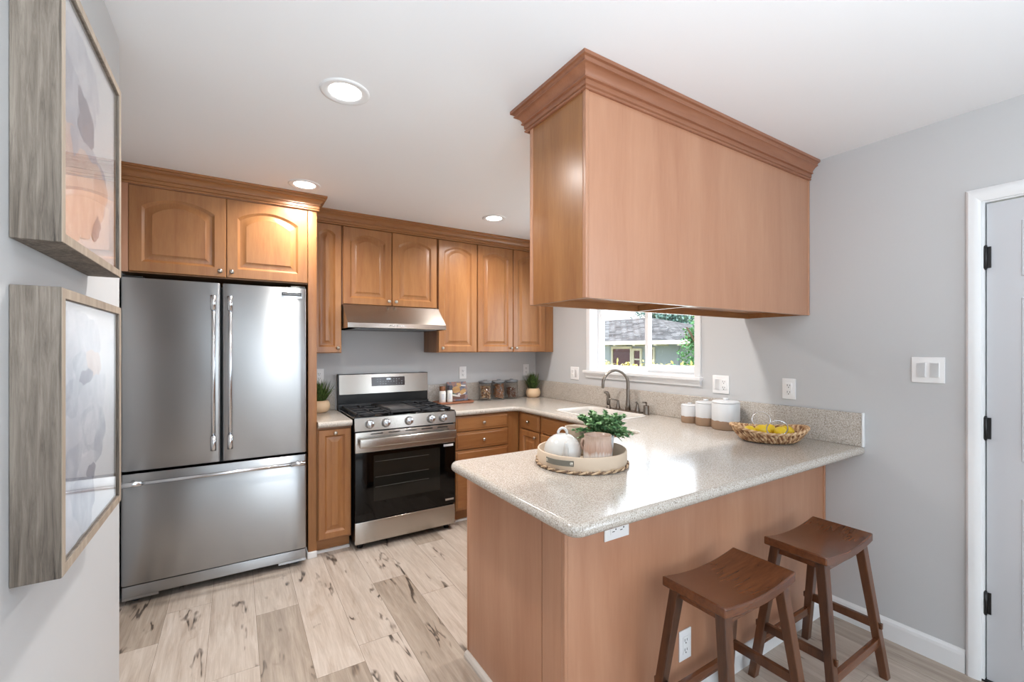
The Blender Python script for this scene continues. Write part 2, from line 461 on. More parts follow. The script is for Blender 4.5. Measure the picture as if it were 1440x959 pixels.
# kitchen window: sliding vinyl unit set back in the wall, sill and apron
def kitchen_window():
    w = structure(G().box(.085, .118, WY0, WY1, WZ0, WZ0+.022).box(.085, .118, WY0, WY1, WZ1-.03, WZ1)
                  .box(.085, .118, WY0, WY0+.022, WZ0+.022, WZ1-.03).box(.085, .118, WY1-.022, WY1, WZ0+.022, WZ1-.03)
                  .build('window_1', M['vinyl']))
    mid = -1.43
    def sash(name, a, b, x, fw, fb):
        s = G(); z0, z1 = WZ0+.022, WZ1-.03
        s.box(x-.014, x+.014, a, a+fw, z0, z1, .003); s.box(x-.014, x+.014, b-fw, b, z0, z1, .003)
        s.box(x-.014, x+.014, a+fw, b-fw, z0, z0+fb, .003); s.box(x-.014, x+.014, a+fw, b-fw, z1-fb, z1, .003)
        o = s.build(name, M['vinyl'], w)
        G().box(x-.002, x+.002, a+fw, b-fw, z0+fb, z1-fb).build('window_pane', M['pane'], o)
    sash('window_sash', WY0+.022, mid+.018, .088, .034, .05)
    sash('window_sash', mid-.012, WY1-.022, .104, .03, .03)
    j = G(); j.box(0, .085, WY1-.004, WY1+.002, WZ0, WZ1); j.box(0, .085, WY0-.002, WY0+.004, WZ0, WZ1); j.box(0, .085, WY0, WY1, WZ1-.004, WZ1+.002)
    j.build('window_jamb', M['trim'], w)
    c = G(); c.box(-.016, .0, WY1-.002, WY1+.045, WZ0+.004, WZ1+.045, .003); c.box(-.016, 0, WY0-.045, WY0+.002, WZ0+.004, WZ1+.045, .003)
    c.box(-.016, 0, WY0+.002, WY1-.002, WZ1, WZ1+.045, .003); c.build('window_casing', M['trim'], w)
    s = G(); s.box(-.04, .086, WY0-.055, WY1+.07, WZ0-.02, WZ0+.004, .006)
    s.sweep([(0, WY0-.045), (0, WY1+.055)], [(0, WZ0-.062), (.012, WZ0-.062), (.016, WZ0-.05), (.022, WZ0-.035), (.03, WZ0-.02), (0, WZ0-.02)], outward=-1)
    s.build('window_sill', M['trim'], w, auto=30)
kitchen_window()
# living room windows behind the camera
def plain_window(name, axis, p, a, b, n, z0=.3, z1=2.35):
    g = G()
    def bx(u0, u1, z0, z1):
        if axis == 'y': g.box(u0, u1, p-.03, p+.03, z0, z1)
        else: g.box(p-.03, p+.03, u0, u1, z0, z1)
    for k in range(n+1):
        u = a+(b-a)*k/n; bx(max(a, u-.03), min(b, u+.03), z0, z1)
    bx(a, b, z0, z0+.06); bx(a, b, z1-.06, z1)
    return structure(g.build(name, M['vinyl']))
plain_window('window_2', 'y', -8.2, -2.45, -.65, 2)
plain_window('window_3', 'x', -6.6, -7.95, -5.25, 2)
plain_window('added_window', 'x', .06, -7.0, -5.2, 2, .65, 2.25)  # unseen window, added with its lamp to light the picture wall

# ================================================================== CABINET PARTS
def door_loops(w, h, rise, d, dz, nA=14, top_m=None):
    """outline of a raised panel inset by d, arched on top; (u, v, depth)"""
    a, b = d, w-d; z0 = d; sp = h-d-rise
    pts = [(a, z0), (b, z0), (b, sp)]
    for k in range(1, nA):
        t = k/nA; x = b+(a-b)*t
        pts.append((x, sp+rise*math.sin(PI*t)**.8 if rise else sp))
    pts.append((a, sp)); return [(x, z, dz) for x, z in pts]
def panel_geo(w, h, rise=0.0, fr=.055, th=.02, nA=14, chamfer=.004):
    """raised-panel door, local: u across, v up, front at depth 0 going to -th at back; returns loops"""
    def rect(e, dz):
        pts = [(e, e), (w-e, e), (w-e, h-e)]
        for k in range(1, nA): pts.append((w-e+(2*e-w)*k/nA, h-e))
        pts.append((e, h-e)); return [(x, z, dz) for x, z in pts]
    L = [rect(0, th), rect(0, chamfer), rect(chamfer, 0)]
    # match the corner vertices of the arch loop with the top corners
    L += [door_loops(w, h, rise, fr-.004, 0, nA), door_loops(w, h, rise, fr+.002, .006, nA), door_loops(w, h, rise, fr+.009, .012, nA),
          door_loops(w, h, rise, fr+.014, .012, nA), door_loops(w, h, rise, fr+.040, .003, nA), door_loops(w, h, rise, fr+.0425, .0012, nA)]
    return L
def put_panel(g, L, org, face):
    """face 'y-': front towards -y; 'x-': front towards -x (u runs to -y); 'y+': front towards +y"""
    ox, oy, oz = org
    def f(p):
        u, v, d = p
        if face == 'y-': return (ox+u, oy+d, oz+v)
        if face == 'x-': return (ox+d, oy-u, oz+v)
        if face == 'y+': return (ox-u, oy-d, oz+v)
        if face == 'x+': return (ox-d, oy+u, oz+v)
    g.loft([[f(p) for p in lp] for lp in L], True, True)
def knob_at(parent, p, face, name='knob'):
    g = G(); prof = [(.0045, 0), (.0045, .012), (.008, .015), (.0125, .019), (.0135, .023), (.0125, .027), (.007, .030), (1e-5, .031)]
    R_ = {'y-': Matrix.Rotation(PI/2, 4, 'X'), 'x-': Matrix.Rotation(-PI/2, 4, 'Y'), 'y+': Matrix.Rotation(-PI/2, 4, 'X'), 'x+': Matrix.Rotation(PI/2, 4, 'Y')}[face]
    g.lathe(prof, n=18, X=Matrix.Translation(p) @ R_)
    return g.build(name, M['nickel'], parent)
def cab_door(parent, face, org, w, h, rise=.045, fr=.055, knob=None, name='door', m='maple_z'):
    g = G(); put_panel(g, panel_geo(w, h, rise, fr), org, face)
    o = g.build(name, M[m], parent, auto=25)
    if knob is not None:
        u, v = knob; ox, oy, oz = org
        p = {'y-': (ox+u, oy, oz+v), 'x-': (ox, oy-u, oz+v), 'y+': (ox-u, oy, oz+v)}[face]
        knob_at(o, p, face)
    return o
def slab_drawer(parent, face, org, w, h, m='maple_x', knob=True, name='drawer'):
    """drawer front with a stepped, chamfered edge"""
    def rect(e, dz): return [(e, e, dz), (w-e, e, dz), (w-e, h-e, dz), (e, h-e, dz)]
    L = [rect(0, .02), rect(0, .009), rect(.003, .006), rect(.014, .004), rect(.02, 0)]
    g = G(); put_panel(g, L, org, face)
    o = g.build(name, M[m], parent, auto=20)
    if knob:
        ox, oy, oz = org; u, v = w/2, h/2
        knob_at(o, {'y-': (ox+u, oy, oz+v), 'x-': (ox, oy-u, oz+v)}[face], face)
    return o

# crown profile (outward, z)
def crown(zb, zt, proj):
    h = zt-zb
    q = [(0, 0), (.16, 0), (.20, .03), (.20, .07), (.12, .09), (.12, .115), (.22, .15), (.22, .33), (.38, .345), (.38, .40), (.30, .415), (.33, .46),
         (.42, .55), (.56, .63), (.72, .69), (.80, .70), (.80, .74), (.72, .755), (.76, .80), (.84, .85), (1, .87), (1, 1), (0, 1)]
    return [(d*proj, zb+t*h) for d, t in q]

# ---------------- refrigerator surround
UZ = 2.365
c = thing('tall_end_panel', 'tall maple end panel standing between the refrigerator and the narrow base cabinet', 'panel')
g = G(); g.box(-2.284, -2.230, -.598, -.002, .045, UZ, .002); g.build('panel', M['maple_z'], c)
g = G(); g.box(-2.290, -2.2285, -.606, -.002, 0, .044, .006); g.build('base_molding', M['trim'], c)
settle(c, (-2.257, -.3, 0))
c = thing('refrigerator_cabinet', 'two-door maple wall cabinet with arched panels above the refrigerator', 'cabinet')
g = G(); g.box(-3.244, -2.286, -.578, -.002, 1.845, UZ); g.build('cabinet_body', M['maple_x'], c)
g = G(); g.box(-3.244, -3.208, -.598, -.578, 1.845, UZ, .001); g.box(-3.208, -2.286, -.598, -.578, 2.34, UZ, .001); g.build('face_frame', M['panel'], c)
cab_door(c, 'y-', (-3.207, -.60, 1.85), .46, .488, .055, .062, (.43, .035))
cab_door(c, 'y-', (-2.744, -.60, 1.85), .457, .488, .055, .062, (.027, .035))
settle(c, (-2.765, -.3, 1.845))
g = G(); g.sweep([(-3.244, -.6005), (-2.2275, -.6005), (-2.2275, -.392)], crown(2.342, H-.0005, .056), outward=1)
o = tag(g.build('crown_molding', M['maple_x'], auto=30), 'maple crown molding that wraps the corner above the refrigerator cabinet', 'molding'); settle(o, (-2.75, -.6, 2.342))

# ---------------- wall cabinets on the back wall
DF = -.33     # door face
def wall_cab(name, label, x0, x1, z0, doors, z1=UZ):
    c = thing(name, label, 'cabinet')
    g = G(); g.box(x0, x1, DF+.021, -.002, z0, z1, .001); g.build('cabinet_body', M['maple_z'], c)
    for (a, w, k) in doors:
        cab_door(c, 'y-', (a, DF, z0+.004), w, 2.342-z0-.004, .045 if w > .25 else .03, .055 if w > .25 else .048, k)
    settle(c, ((x0+x1)/2, DF/2, z0)); return c
wall_cab('wall_cabinet', 'narrow tall maple wall cabinet beside the refrigerator surround', -2.228, -2.016, 1.378, [(-2.222, .202, (.175, .035))])
wall_cab('wall_cabinet', 'short two-door maple wall cabinet above the range hood', -2.014, -1.244, 1.748, [(-2.008, .370, (.345, .035)), (-1.632, .380, (.025, .035))])
wall_cab('wall_cabinet', 'tall single-door maple wall cabinet right of the range hood', -1.242, -.866, 1.378, [(-1.236, .364, (.03, .035))])
wall_cab('wall_cabinet', 'tall two-door maple wall cabinet in the corner by the window wall', -.864, -.002, 1.378, [(-.860, .370, (.345, .035)), (-.484, .370, (.025, .035))])
g = G(); g.sweep([(-2.2285, -.33), (-.003, -.33)], crown(2.343, H-.0005, .056), outward=1)
o = tag(g.build('crown_molding', M['maple_x'], auto=30), 'long maple crown molding along the tops of the back wall cabinets', 'molding')
settle(o, (-1.1, -.33, 2.35))

# ---------------- hanging cabinet over the peninsula
HX0, HY0, HY1, HZ0 = -1.632, -2.636, -2.285, 1.597
c = thing('hanging_cabinet', 'large pinkish maple cabinet hanging from the ceiling above the peninsula', 'cabinet')
g = G()
g.box(HX0+.018, -.002, HY0+.012, HY1, HZ0+.03, 2.375)                 # carcass with recessed underside
g.build('cabinet_body', M['maple_z'], c)
g = G(); g.box(HX0+.012, -.012, HY0, HY0+.012, HZ0, 2.38, .001); g.build('back_panel', M['panel'], c)
g = G(); g.box(HX0, HX0+.018, HY0+.012, HY1, HZ0, 2.38, .001); g.build('side_panel', M['maple_z'], c)
for bb in ((HX0-.003, HX0+.012, HY0-.003, HY0+.016), (-.016, -.002, HY0-.004, HY0+.012), (HX0-.003, HX0+.006, HY1-.02, HY1+.001)):
    G().box(*bb, HZ0, 2.36, .003).build('corner_trim', M['panel'], c)
g = G(); g.box(HX0+.018, -.002, HY1-.02, HY1, HZ0, HZ0+.03); g.box(-1.0, -.982, HY0+.012, HY1-.02, HZ0+.002, HZ0+.03)
g.box(HX0+.018, -.002, HY0+.012, HY0+.03, HZ0+.001, HZ0+.03); g.box(-.02, -.002, HY0+.03, HY1-.02, HZ0+.001, HZ0+.03)
g.build('bottom_rail', M['maple_x'], c)
for k in range(4):
    cab_door(c, 'y+', (-.008-k*.405, HY1+.021, HZ0+.004), .398, .745, .045, .055, ((.03 if k % 2 else .37), .035))
g = G(); g.sweep([(-.002, HY1+.02), (HX0, HY1+.02), (HX0, HY0), (-.002, HY0)], crown(2.342, H-.0005, .056), outward=1)
g.build('crown_molding', M['panel_x'], c, auto=30)
settle(c, (HX0/2, -2.45, HZ0))

# ---------------- base cabinets
CT, CB = .916, .876       # countertop top / underside
def toe(g, x0, x1, y0, y1): g.box(x0, x1, y0, y1, 0, .1)
c = thing('base_cabinet', 'narrow maple base cabinet between the refrigerator surround and the range', 'cabinet')
g = G(); g.box(-2.228, -2.008, -.60, -.002, .10, CB-.001); g.build('cabinet_body', M['maple_z'], c)
cab_door(c, 'y-', (-2.224, -.622, .115), .212, .745, 0, .045, (.106, .72), name='pull_out_front')
g = G(); g.box(-2.228, -2.008, -.54, -.1, 0, .10); g.build('toe_kick', M['maple_x'], c)
g = G(); g.box(-2.228, -2.008, -.556, -.54, 0, .02, .003); g.build('shoe_molding', M['trim'], c)
settle(c, (-2.118, -.3, 0))
c = thing('drawer_base_cabinet', 'maple base cabinet with a stack of drawers right of the range', 'cabinet')
g = G(); g.box(-1.220, -.602, -.60, -.002, .10, CB-.001); g.build('cabinet_body', M['maple_z'], c)
for (z0, z1) in ((.745, .868), (.598, .737), (.44, .590), (.115, .432)):
    slab_drawer(c, 'y-', (-1.212, -.622, z0), .495, z1-z0)
g = G(); g.box(-1.220, -.602, -.54, -.1, 0, .10); g.build('toe_kick', M['maple_x'], c)
g = G(); g.box(-1.220, -.602, -.556, -.54, 0, .02, .003); g.build('shoe_molding', M['trim'], c)
settle(c, (-.91, -.3, 0))
c = thing('corner_base_cabinet', 'slim maple base cabinet with one drawer over one door beside the inner corner', 'cabinet')
g = G(); g.box(-.600, -.002, -.946, -.602, .10, CB-.001); g.build('cabinet_body', M['maple_z'], c)
slab_drawer(c, 'x-', (-.622, -.655, .735), .275, .133, 'maple_y')
cab_door(c, 'x-', (-.622, -.655, .115), .275, .61, 0, .05, (.24, .57))
g = G(); g.box(-.54, -.1, -.946, -.602, 0, .10); g.build('toe_kick', M['maple_y'], c)
settle(c, (-.3, -.77, 0))
c = thing('sink_base_cabinet', 'maple sink base cabinet under the window sink', 'cabinet')
g = G(); g.box(-.600, -.585, -1.86, -.948, .10, CB-.001); g.box(-.585, -.002, -.966, -.948, .10, CB-.001); g.box(-.585, -.002, -1.86, -1.842, .10, CB-.001)
g.box(-.585, -.002, -1.842, -.966, .10, .118); g.build('cabinet_body', M['maple_z'], c)
for k in range(2):
    slab_drawer(c, 'x-', (-.622, -.954-k*.452, .735), .446, .133, 'maple_y', knob=False, name='false_drawer_front')
    cab_door(c, 'x-', (-.622, -.954-k*.452, .115), .446, .61, 0, .055, (.03 if k else .416, .57))
g = G(); g.box(-.54, -.1, -1.86, -.948, 0, .10); g.build('toe_kick', M['maple_y'], c)
settle(c, (-.3, -1.4, 0))

# ---------------- peninsula cabinet with finished end and stool-side panel
PX0, PYF, PYS, PYB = -1.79, -2.712, -2.585, -2.05
c = thing('peninsula_cabinet', 'peninsula base cabinet faced with plain pinkish maple panels', 'cabinet')
g = G(); g.box(PX0+.012, -.602, -2.57, PYB+.02, .10, CB-.001); g.build('cabinet_body', M['maple_z'], c)
g = G(); g.box(PX0, PX0+.012, PYS+.002, PYB+.04, .0, CB-.001, .001); g.build('end_panel', M['panel'], c)
g = G(); g.box(PX0, PX0+.012, PYF+.014, PYS-.002, 0, CB-.001, .001); g.build('end_filler', M['panel'], c)
g = G(); g.box(PX0+.006, -.012, PYF, PYF+.012, 0, CB-.001, .001); g.build('back_panel', M['panel'], c)
for bb in ((PX0-.003, PX0+.012, PYF-.003, PYF+.014), (-.018, -.002, PYF-.006, PYF+.012), (PX0-.002, PX0+.008, PYB+.036, PYB+.05)):
    G().box(*bb, 0, CB-.001, .003).build('corner_trim', M['panel'], c)
for k in range(2):
    cab_door(c, 'y+', (-.68-k*.54, PYB+.042, .115), .53, .75, 0, .055, (.03 if k else .5, .70))
g = G(); g.sweep([(PX0+.02, PYF), (-.004, PYF)], [(0, 0), (.014, 0), (.014, .072), (.010, .084), (.004, .092), (0, .092)], outward=1)
g.build('baseboard', M['trim'], c)
g = G(); g.sweep([(PX0, PYB+.045), (PX0, PYF-.004)], [(0, 0), (.020, 0), (.020, .012), (.015, .022), (.006, .028), (0, .028)], outward=1)
g.build('shoe_molding', mat('grey_shoe_molding', (196, 188, 180), .5), c)
settle(c, (-.9, -2.4, 0))

# ---------------- countertops
def round_outline(pts, d, seg=6):
    """pts: (x, y, radius, offset edge flags) CCW; offset inward by d with rounded corners. Edges whose flag is 0 stay put"""
    n = len(pts); P = [Vector(p[:2]) for p in pts]; out = []
    def line(i):
        a, b = P[i], P[(i+1) % n]; t = (b-a).normalized(); nn = Vector((-t.y, t.x)); dd = d*pts[i][3]
        return a+nn*dd, t, nn
    for i in range(n):
        a0, t0, n0 = line((i-1) % n); a1, t1, n1 = line(i)
        cr = t0.x*t1.y-t0.y*t1.x
        q = ((a1-a0).x*t1.y-(a1-a0).y*t1.x)/cr
        X = a0+t0*q; r = pts[i][2]
        if r > 0:
            r = r-d if cr > 0 else r+d; r = max(r, .001)
            s_ = 1 if cr > 0 else -1
            cc = X - t0*r + n0*r*s_
            a_start = math.atan2(*( (X-t0*r-cc).yx )); a_end = math.atan2(*((X+t1*r-cc).yx))
            da = (a_end-a_start+PI) % (2*PI)-PI
            for k in range(seg+1):
                a = a_start+da*k/seg; out.append((cc.x+r*math.cos(a), cc.y+r*math.sin(a)))
        else: out.append((X.x, X.y))
    return out
def slab(pts, z0, z1, holes=(), rnd=.017, name='countertop', m=None, parent=None):
    g = G(); loops = []
    prof = []; h = z1-z0
    for k in range(9):
        a = -PI/2+PI*k/8; prof.append((rnd*(1-math.cos(a)), z0+h/2+h/2*math.sin(a)))
    for d, z in prof: loops.append([(x, y, z) for x, y in round_outline(pts, d)])
    g.loft(loops, False, False, smooth=True)
    for zc in (0, -1):
        bm = bmesh.new(); es = []
        for lp in [loops[zc]]+[[(x, y, loops[zc][0][2]) for x, y in hh] for hh in holes]:
            vs = [bm.verts.new(p) for p in lp]
            es += [bm.edges.new((vs[i], vs[(i+1) % len(vs)])) for i in range(len(vs))]
        bmesh.ops.triangle_fill(bm, use_beauty=True, edges=es); bm.verts.index_update()
        g.add([v.co[:] for v in bm.verts], [[v.index for v in f.verts] for f in bm.faces]); bm.free()
    for hh in holes:
        g.loft([[(x, y, loops[-1][0][2]) for x, y in hh], [(x, y, loops[0][0][2]) for x, y in hh]], False, False)
    o = g.build(name, m or M['counter'], parent, auto=50); return o
SX0, SX1, SY0, SY1 = -.525, -.145, -1.62, -1.02       # sink cut-out
hole = round_outline([(SX0, SY0, .05, 0), (SX1, SY0, .05, 0), (SX1, SY1, .05, 0), (SX0, SY1, .05, 0)], 0)
CYF, CYI, CX0 = -2.892, -2.03, -1.902
ct = thing('countertop', 'long speckled beige countertop that turns the corner into the peninsula', 'countertop')
slab([(-1.222, -.65, 0, 1), (-.652, -.65, .06, 1), (-.652, CYI, .06, 1), (CX0, CYI, .05, 1), (CX0, CYF, .045, 1), (-.002, CYF, 0, 0),
      (-.002, -.002, 0, 0), (-1.222, -.002, 0, 0)][::1], CB, CT, [hole], parent=ct, name='worktop')
def splash(b, label):
    o = tag(G().box(*b, .003).build('backsplash', M['counter']), label, 'backsplash'); settle(o, ((b[0]+b[1])/2, (b[2]+b[3])/2, b[4])); return o
splash((-1.222, -.0235, -.022, -.002, CT+.0005, 1.083), 'speckled backsplash strip on the back wall right of the range')
splash((-.022, -.002, -2.885, -.002, CT+.0005, 1.085), 'long speckled backsplash strip under the window on the right wall')
g = G(); g.box(-.024, -.002, -2.893, -2.8855, CT+.0005, 1.088, .002)
o = tag(g.build('edge_trim', M['trim']), 'thin white caulk strip closing the camera end of the long backsplash', 'trim'); settle(o, (-.013, -2.889, CT))
settle(ct, (-.9, -2.4, CB))
ct2 = thing('countertop', 'short speckled beige countertop piece left of the range', 'countertop')
slab([(-2.228, -.65, 0, 1), (-2.008, -.65, .004, 0), (-2.008, -.002, 0, 0), (-2.228, -.002, 0, 0)], CB, CT, parent=ct2, name='worktop')
splash((-2.228, -2.008, -.022, -.002, CT+.0005, 1.083), 'short speckled backsplash strip left of the range')
settle(ct2, (-2.118, -.3, CB))

# ---------------- sink
def sink():
    s = thing('sink', 'white drop-in sink under the window', 'sink')
    g = G()
    def rr(d, z, r=.05):
        q = round_outline([(SX0, SY0, r, 1), (SX1, SY0, r, 1), (SX1, SY1, r, 1), (SX0, SY1, r, 1)], d); return [(x, y, z) for x, y in q]
    g.loft([rr(-.022, CT+.0005, .07), rr(-.022, CT+.006, .07), rr(-.016, CT+.009, .07), rr(-.002, CT+.009), rr(.006, CT+.004), rr(.012, CT-.02), rr(.02, CT-.16), rr(.035, CT-.18, .06)], False, True, smooth=True)
    g.build('basin', mat('white_enamel', (210, 205, 198), .15), s, auto=50)
    g = G(); g.lathe([(.042, 0), (.04, .004), (.03, .005), (.028, .001), (1e-5, .001)], (-.32, -1.33, CT-.18), 24); g.build('drain', M['nickel'], s)
    settle(s, (-.335, -1.33, CT-.18))
sink()
def faucet():
    f = thing('faucet', 'brushed nickel gooseneck faucet with two lever handles behind the sink', 'faucet')
    x = -.075; z = CT+.0005+.009
    g = G(); g.box(x-.026, x+.026, -1.505, -1.225, z, z+.012, .005); g.build('base_plate', M['dark_nickel'], f)
    g = G(); y = -1.372; z0 = z+.012
    pts = [(x, y, z0), (x, y, z0+.04), (x, y, z0+.09), (x, y, z0+.205)]; rad = [.024, .017, .0135, .0125]
    R_ = .104; dx, dy = -.93, .37
    for k in range(1, 13):
        a = PI*1.0*k/12
        o_ = R_-R_*math.cos(a); pts.append((x+dx*o_, y+dy*o_, z0+.205+R_*math.sin(a)*1.05)); rad.append(.0125-.001*k/12)
    e = pts[-1]; pts.append((e[0]-.002, e[1]+.001, e[2]-.03)); rad.append(.011)
    g.tube(pts, rad, 16); g.build('spout', M['dark_nickel'], f)
    for yy, s_ in ((-1.265, 1), (-1.468, -1)):
        g = G(); g.lathe([(.021, 0), (.02, .006), (.013, .03), (.009, .055), (.008, .066), (1e-5, .068)], (x, yy, z0), 18)
        g.tube([(x, yy, z0+.062), (x-.03, yy+.018*s_, z0+.074), (x-.062, yy+.035*s_, z0+.078)], [.006, .0048, .004], 10)
        g.build('lever_handle', M['dark_nickel'], f)
    settle(f, (x, -1.365, CT+.0095)); f.location.z = CT+.0005+.0
    s = thing('side_sprayer', 'brushed nickel side sprayer left of the faucet', 'sprayer')
    y = -1.162; z = CT+.0006
    g = G(); g.lathe([(.022, 0), (.021, .008), (.014, .02), (.013, .028)], (x, y, z), 18); g.build('sprayer_base', M['dark_nickel'], s)
    g = G(); g.tube([(x, y, z+.028), (x, y, z+.07), (x-.002, y, z+.105), (x-.014, y+.005, z+.13), (x-.036, y+.012, z+.138)], [.010, .0125, .013, .014, .012], 14)
    g.build('spray_head', M['dark_nickel'], s)
    g = G(); g.tube([(x-.014, y+.004, z+.03), (x-.019, y+.006, z+.07), (x-.024, y+.009, z+.118)], [.004, .005, .004], 8); g.build('spray_trigger', M['dark_nickel'], s)
    settle(s, (x, y, z))
    d = thing('soap_dispenser', 'short brushed nickel soap dispenser right of the faucet', 'dispenser')
    y = -1.555
    g = G(); g.lathe([(.024, 0), (.022, .006), (.022, .060), (.0215, .066), (.018, .068)], (x, y, z), 20); g.build('dispenser_body', M['dark_nickel'], d)
    g = G(); g.cyl((x, y, z+.068), (x, y, z+.088), .006); g.tube([(x, y, z+.086), (x-.012, y+.004, z+.092), (x-.030, y+.010, z+.090)], [.007, .006, .005], 10); g.build('pump', M['dark_nickel'], d)
    settle(d, (x, y, z))
faucet()

# ================================================================== REFRIGERATOR
def fridge():
    f = thing('refrigerator', 'stainless steel french door refrigerator with bottom freezer drawer', 'refrigerator')
    X0, X1 = -3.224, -2.306; XM = -2.768; YF = -.69
    M_dark = mat('fridge_side_grey', (58, 60, 62), .5)
    g = G(); g.box(X0+.004, X1-.004, YF+.07, -.03, .03, 1.785, .004)
    for px in (X0+.05, X1-.05):
        for py in (-.6, -.08): g.cyl((px, py, .0), (px, py, .03), .02, n=12)
    g.build('cabinet_body', M_dark, f)
    def door(a, b, z0, z1, name):
        g = G(); b_ = .012; n = 10; lo = []
        # softly curved front
        def ring(z, e):
            pts = [(a+e, YF+.066), (a+e, YF+.012+e)]
            for k in range(1, 4): t = k/4; an = PI/2*t; pts.append((a+e+.012*(1-math.cos(an)), YF+.012+e-.012*math.sin(an)))
            for k in range(0, n+1): t = k/n; pts.append((a+.012+e+(b-a-.024-2*e)*t, YF+e))
            for k in range(1, 4): t = k/4; an = PI/2*t; pts.append((b-e-.012*(1-math.sin(an)), YF+e+.012*(1-math.cos(an))))
            pts += [(b-e, YF+.012+e), (b-e, YF+.066)]
            return [(x, y, z) for x, y in pts]
        g.loft([ring(z0, .002), ring(z0+.003, 0), ring(z1-.003, 0), ring(z1, .002)], True, True, smooth=True)
        return g.build(name, M['steel'], f, auto=35)
    d1 = door(X0, XM-.005, .742, 1.802, 'door'); d2 = door(XM+.005, X1, .742, 1.802, 'door')
    d3 = door(X0, X1, .118, .726, 'freezer_drawer')
    # handles
    def bar(parent, p, q, ax):
        g = G(); p = Vector(p); q = Vector(q); t = (q-p).normalized()
        g.cyl(p, q, .0105, n=16)
        o = g.build('handle', M['steel_bar'], parent)
        for c_, s_ in ((p, 1), (q, -1)):
            g = G(); g.cyl(c_, c_+t*.085*s_, .0145, n=16)
            m_ = c_+t*.04*s_; g.cyl(m_, (m_.x, YF+.002, m_.z), .010, n=12)
            g.build('handle_mount', M['steel_bar'], o)
    bar(d1, (-2.806, -.752, .822), (-2.806, -.752, 1.722), 'z'); bar(d2, (-2.724, -.752, .822), (-2.724, -.752, 1.722), 'z')
    bar(d3, (X0+.012, -.752, .684), (X1-.012, -.752, .684), 'x')
    g = G(); g.box(X0+.002, X1-.002, YF+.016, YF+.06, .046, .108, .003); g.box(X0+.002, X0+.16, YF+.018, YF+.06, .032, .047); g.box(X1-.16, X1-.002, YF+.018, YF+.06, .032, .047)
    g.build('toe_grille', M['steel'], f)
    for xa in (X0+.004, X1-.09): G().box(xa, xa+.086, YF+.02, -.5, 1.786, 1.815, .004).build('hinge_cover', M['black'], f)
    # badge on the right door
    g = G(); g.box(-2.452, -2.332, YF-.003, YF+.001, 1.736, 1.772, .001); b = g.build('badge', M['chrome'], d2)
    g = G(); g.box(-2.449, -2.335, YF-.0042, YF-.003, 1.749, 1.771)
    plate = g.build('badge_plate', mat('badge_dark', (40, 42, 44), .3), d2)
    text_mesh('FRIGIDAIRE', .0125, (-2.392, YF-.0046, 1.7565), (PI/2, 0, 0), mat('badge_letter_grey', (176, 178, 180), .4), 'badge_lettering', d2, .098)
    settle(f, (-2.765, -.35, 0))
def text_mesh(s, size, loc, rot, m, name, parent=None, width=None):
    cu = bpy.data.curves.new('lettering', 'FONT'); cu.body = s; cu.size = size; cu.align_x = 'CENTER'; cu.extrude = .0002
    to = bpy.data.objects.new('tmp', cu); COL.objects.link(to); bpy.context.view_layer.update()
    me = bpy.data.meshes.new_from_object(to.evaluated_get(bpy.context.evaluated_depsgraph_get()))
    bpy.data.objects.remove(to)
    sc = 1.0
    if width:
        xs = [v.co.x for v in me.vertices]; sc = width/(max(xs)-min(xs))
    from mathutils import Euler
    me.transform(Matrix.Translation(loc) @ Euler(rot).to_matrix().to_4x4() @ Matrix.Diagonal((sc, 1, 1, 1)))
    me.materials.clear(); me.materials.append(m)
    o = bpy.data.objects.new(name, me); COL.objects.link(o)
    if parent: o.parent = parent
    return o
fridge()

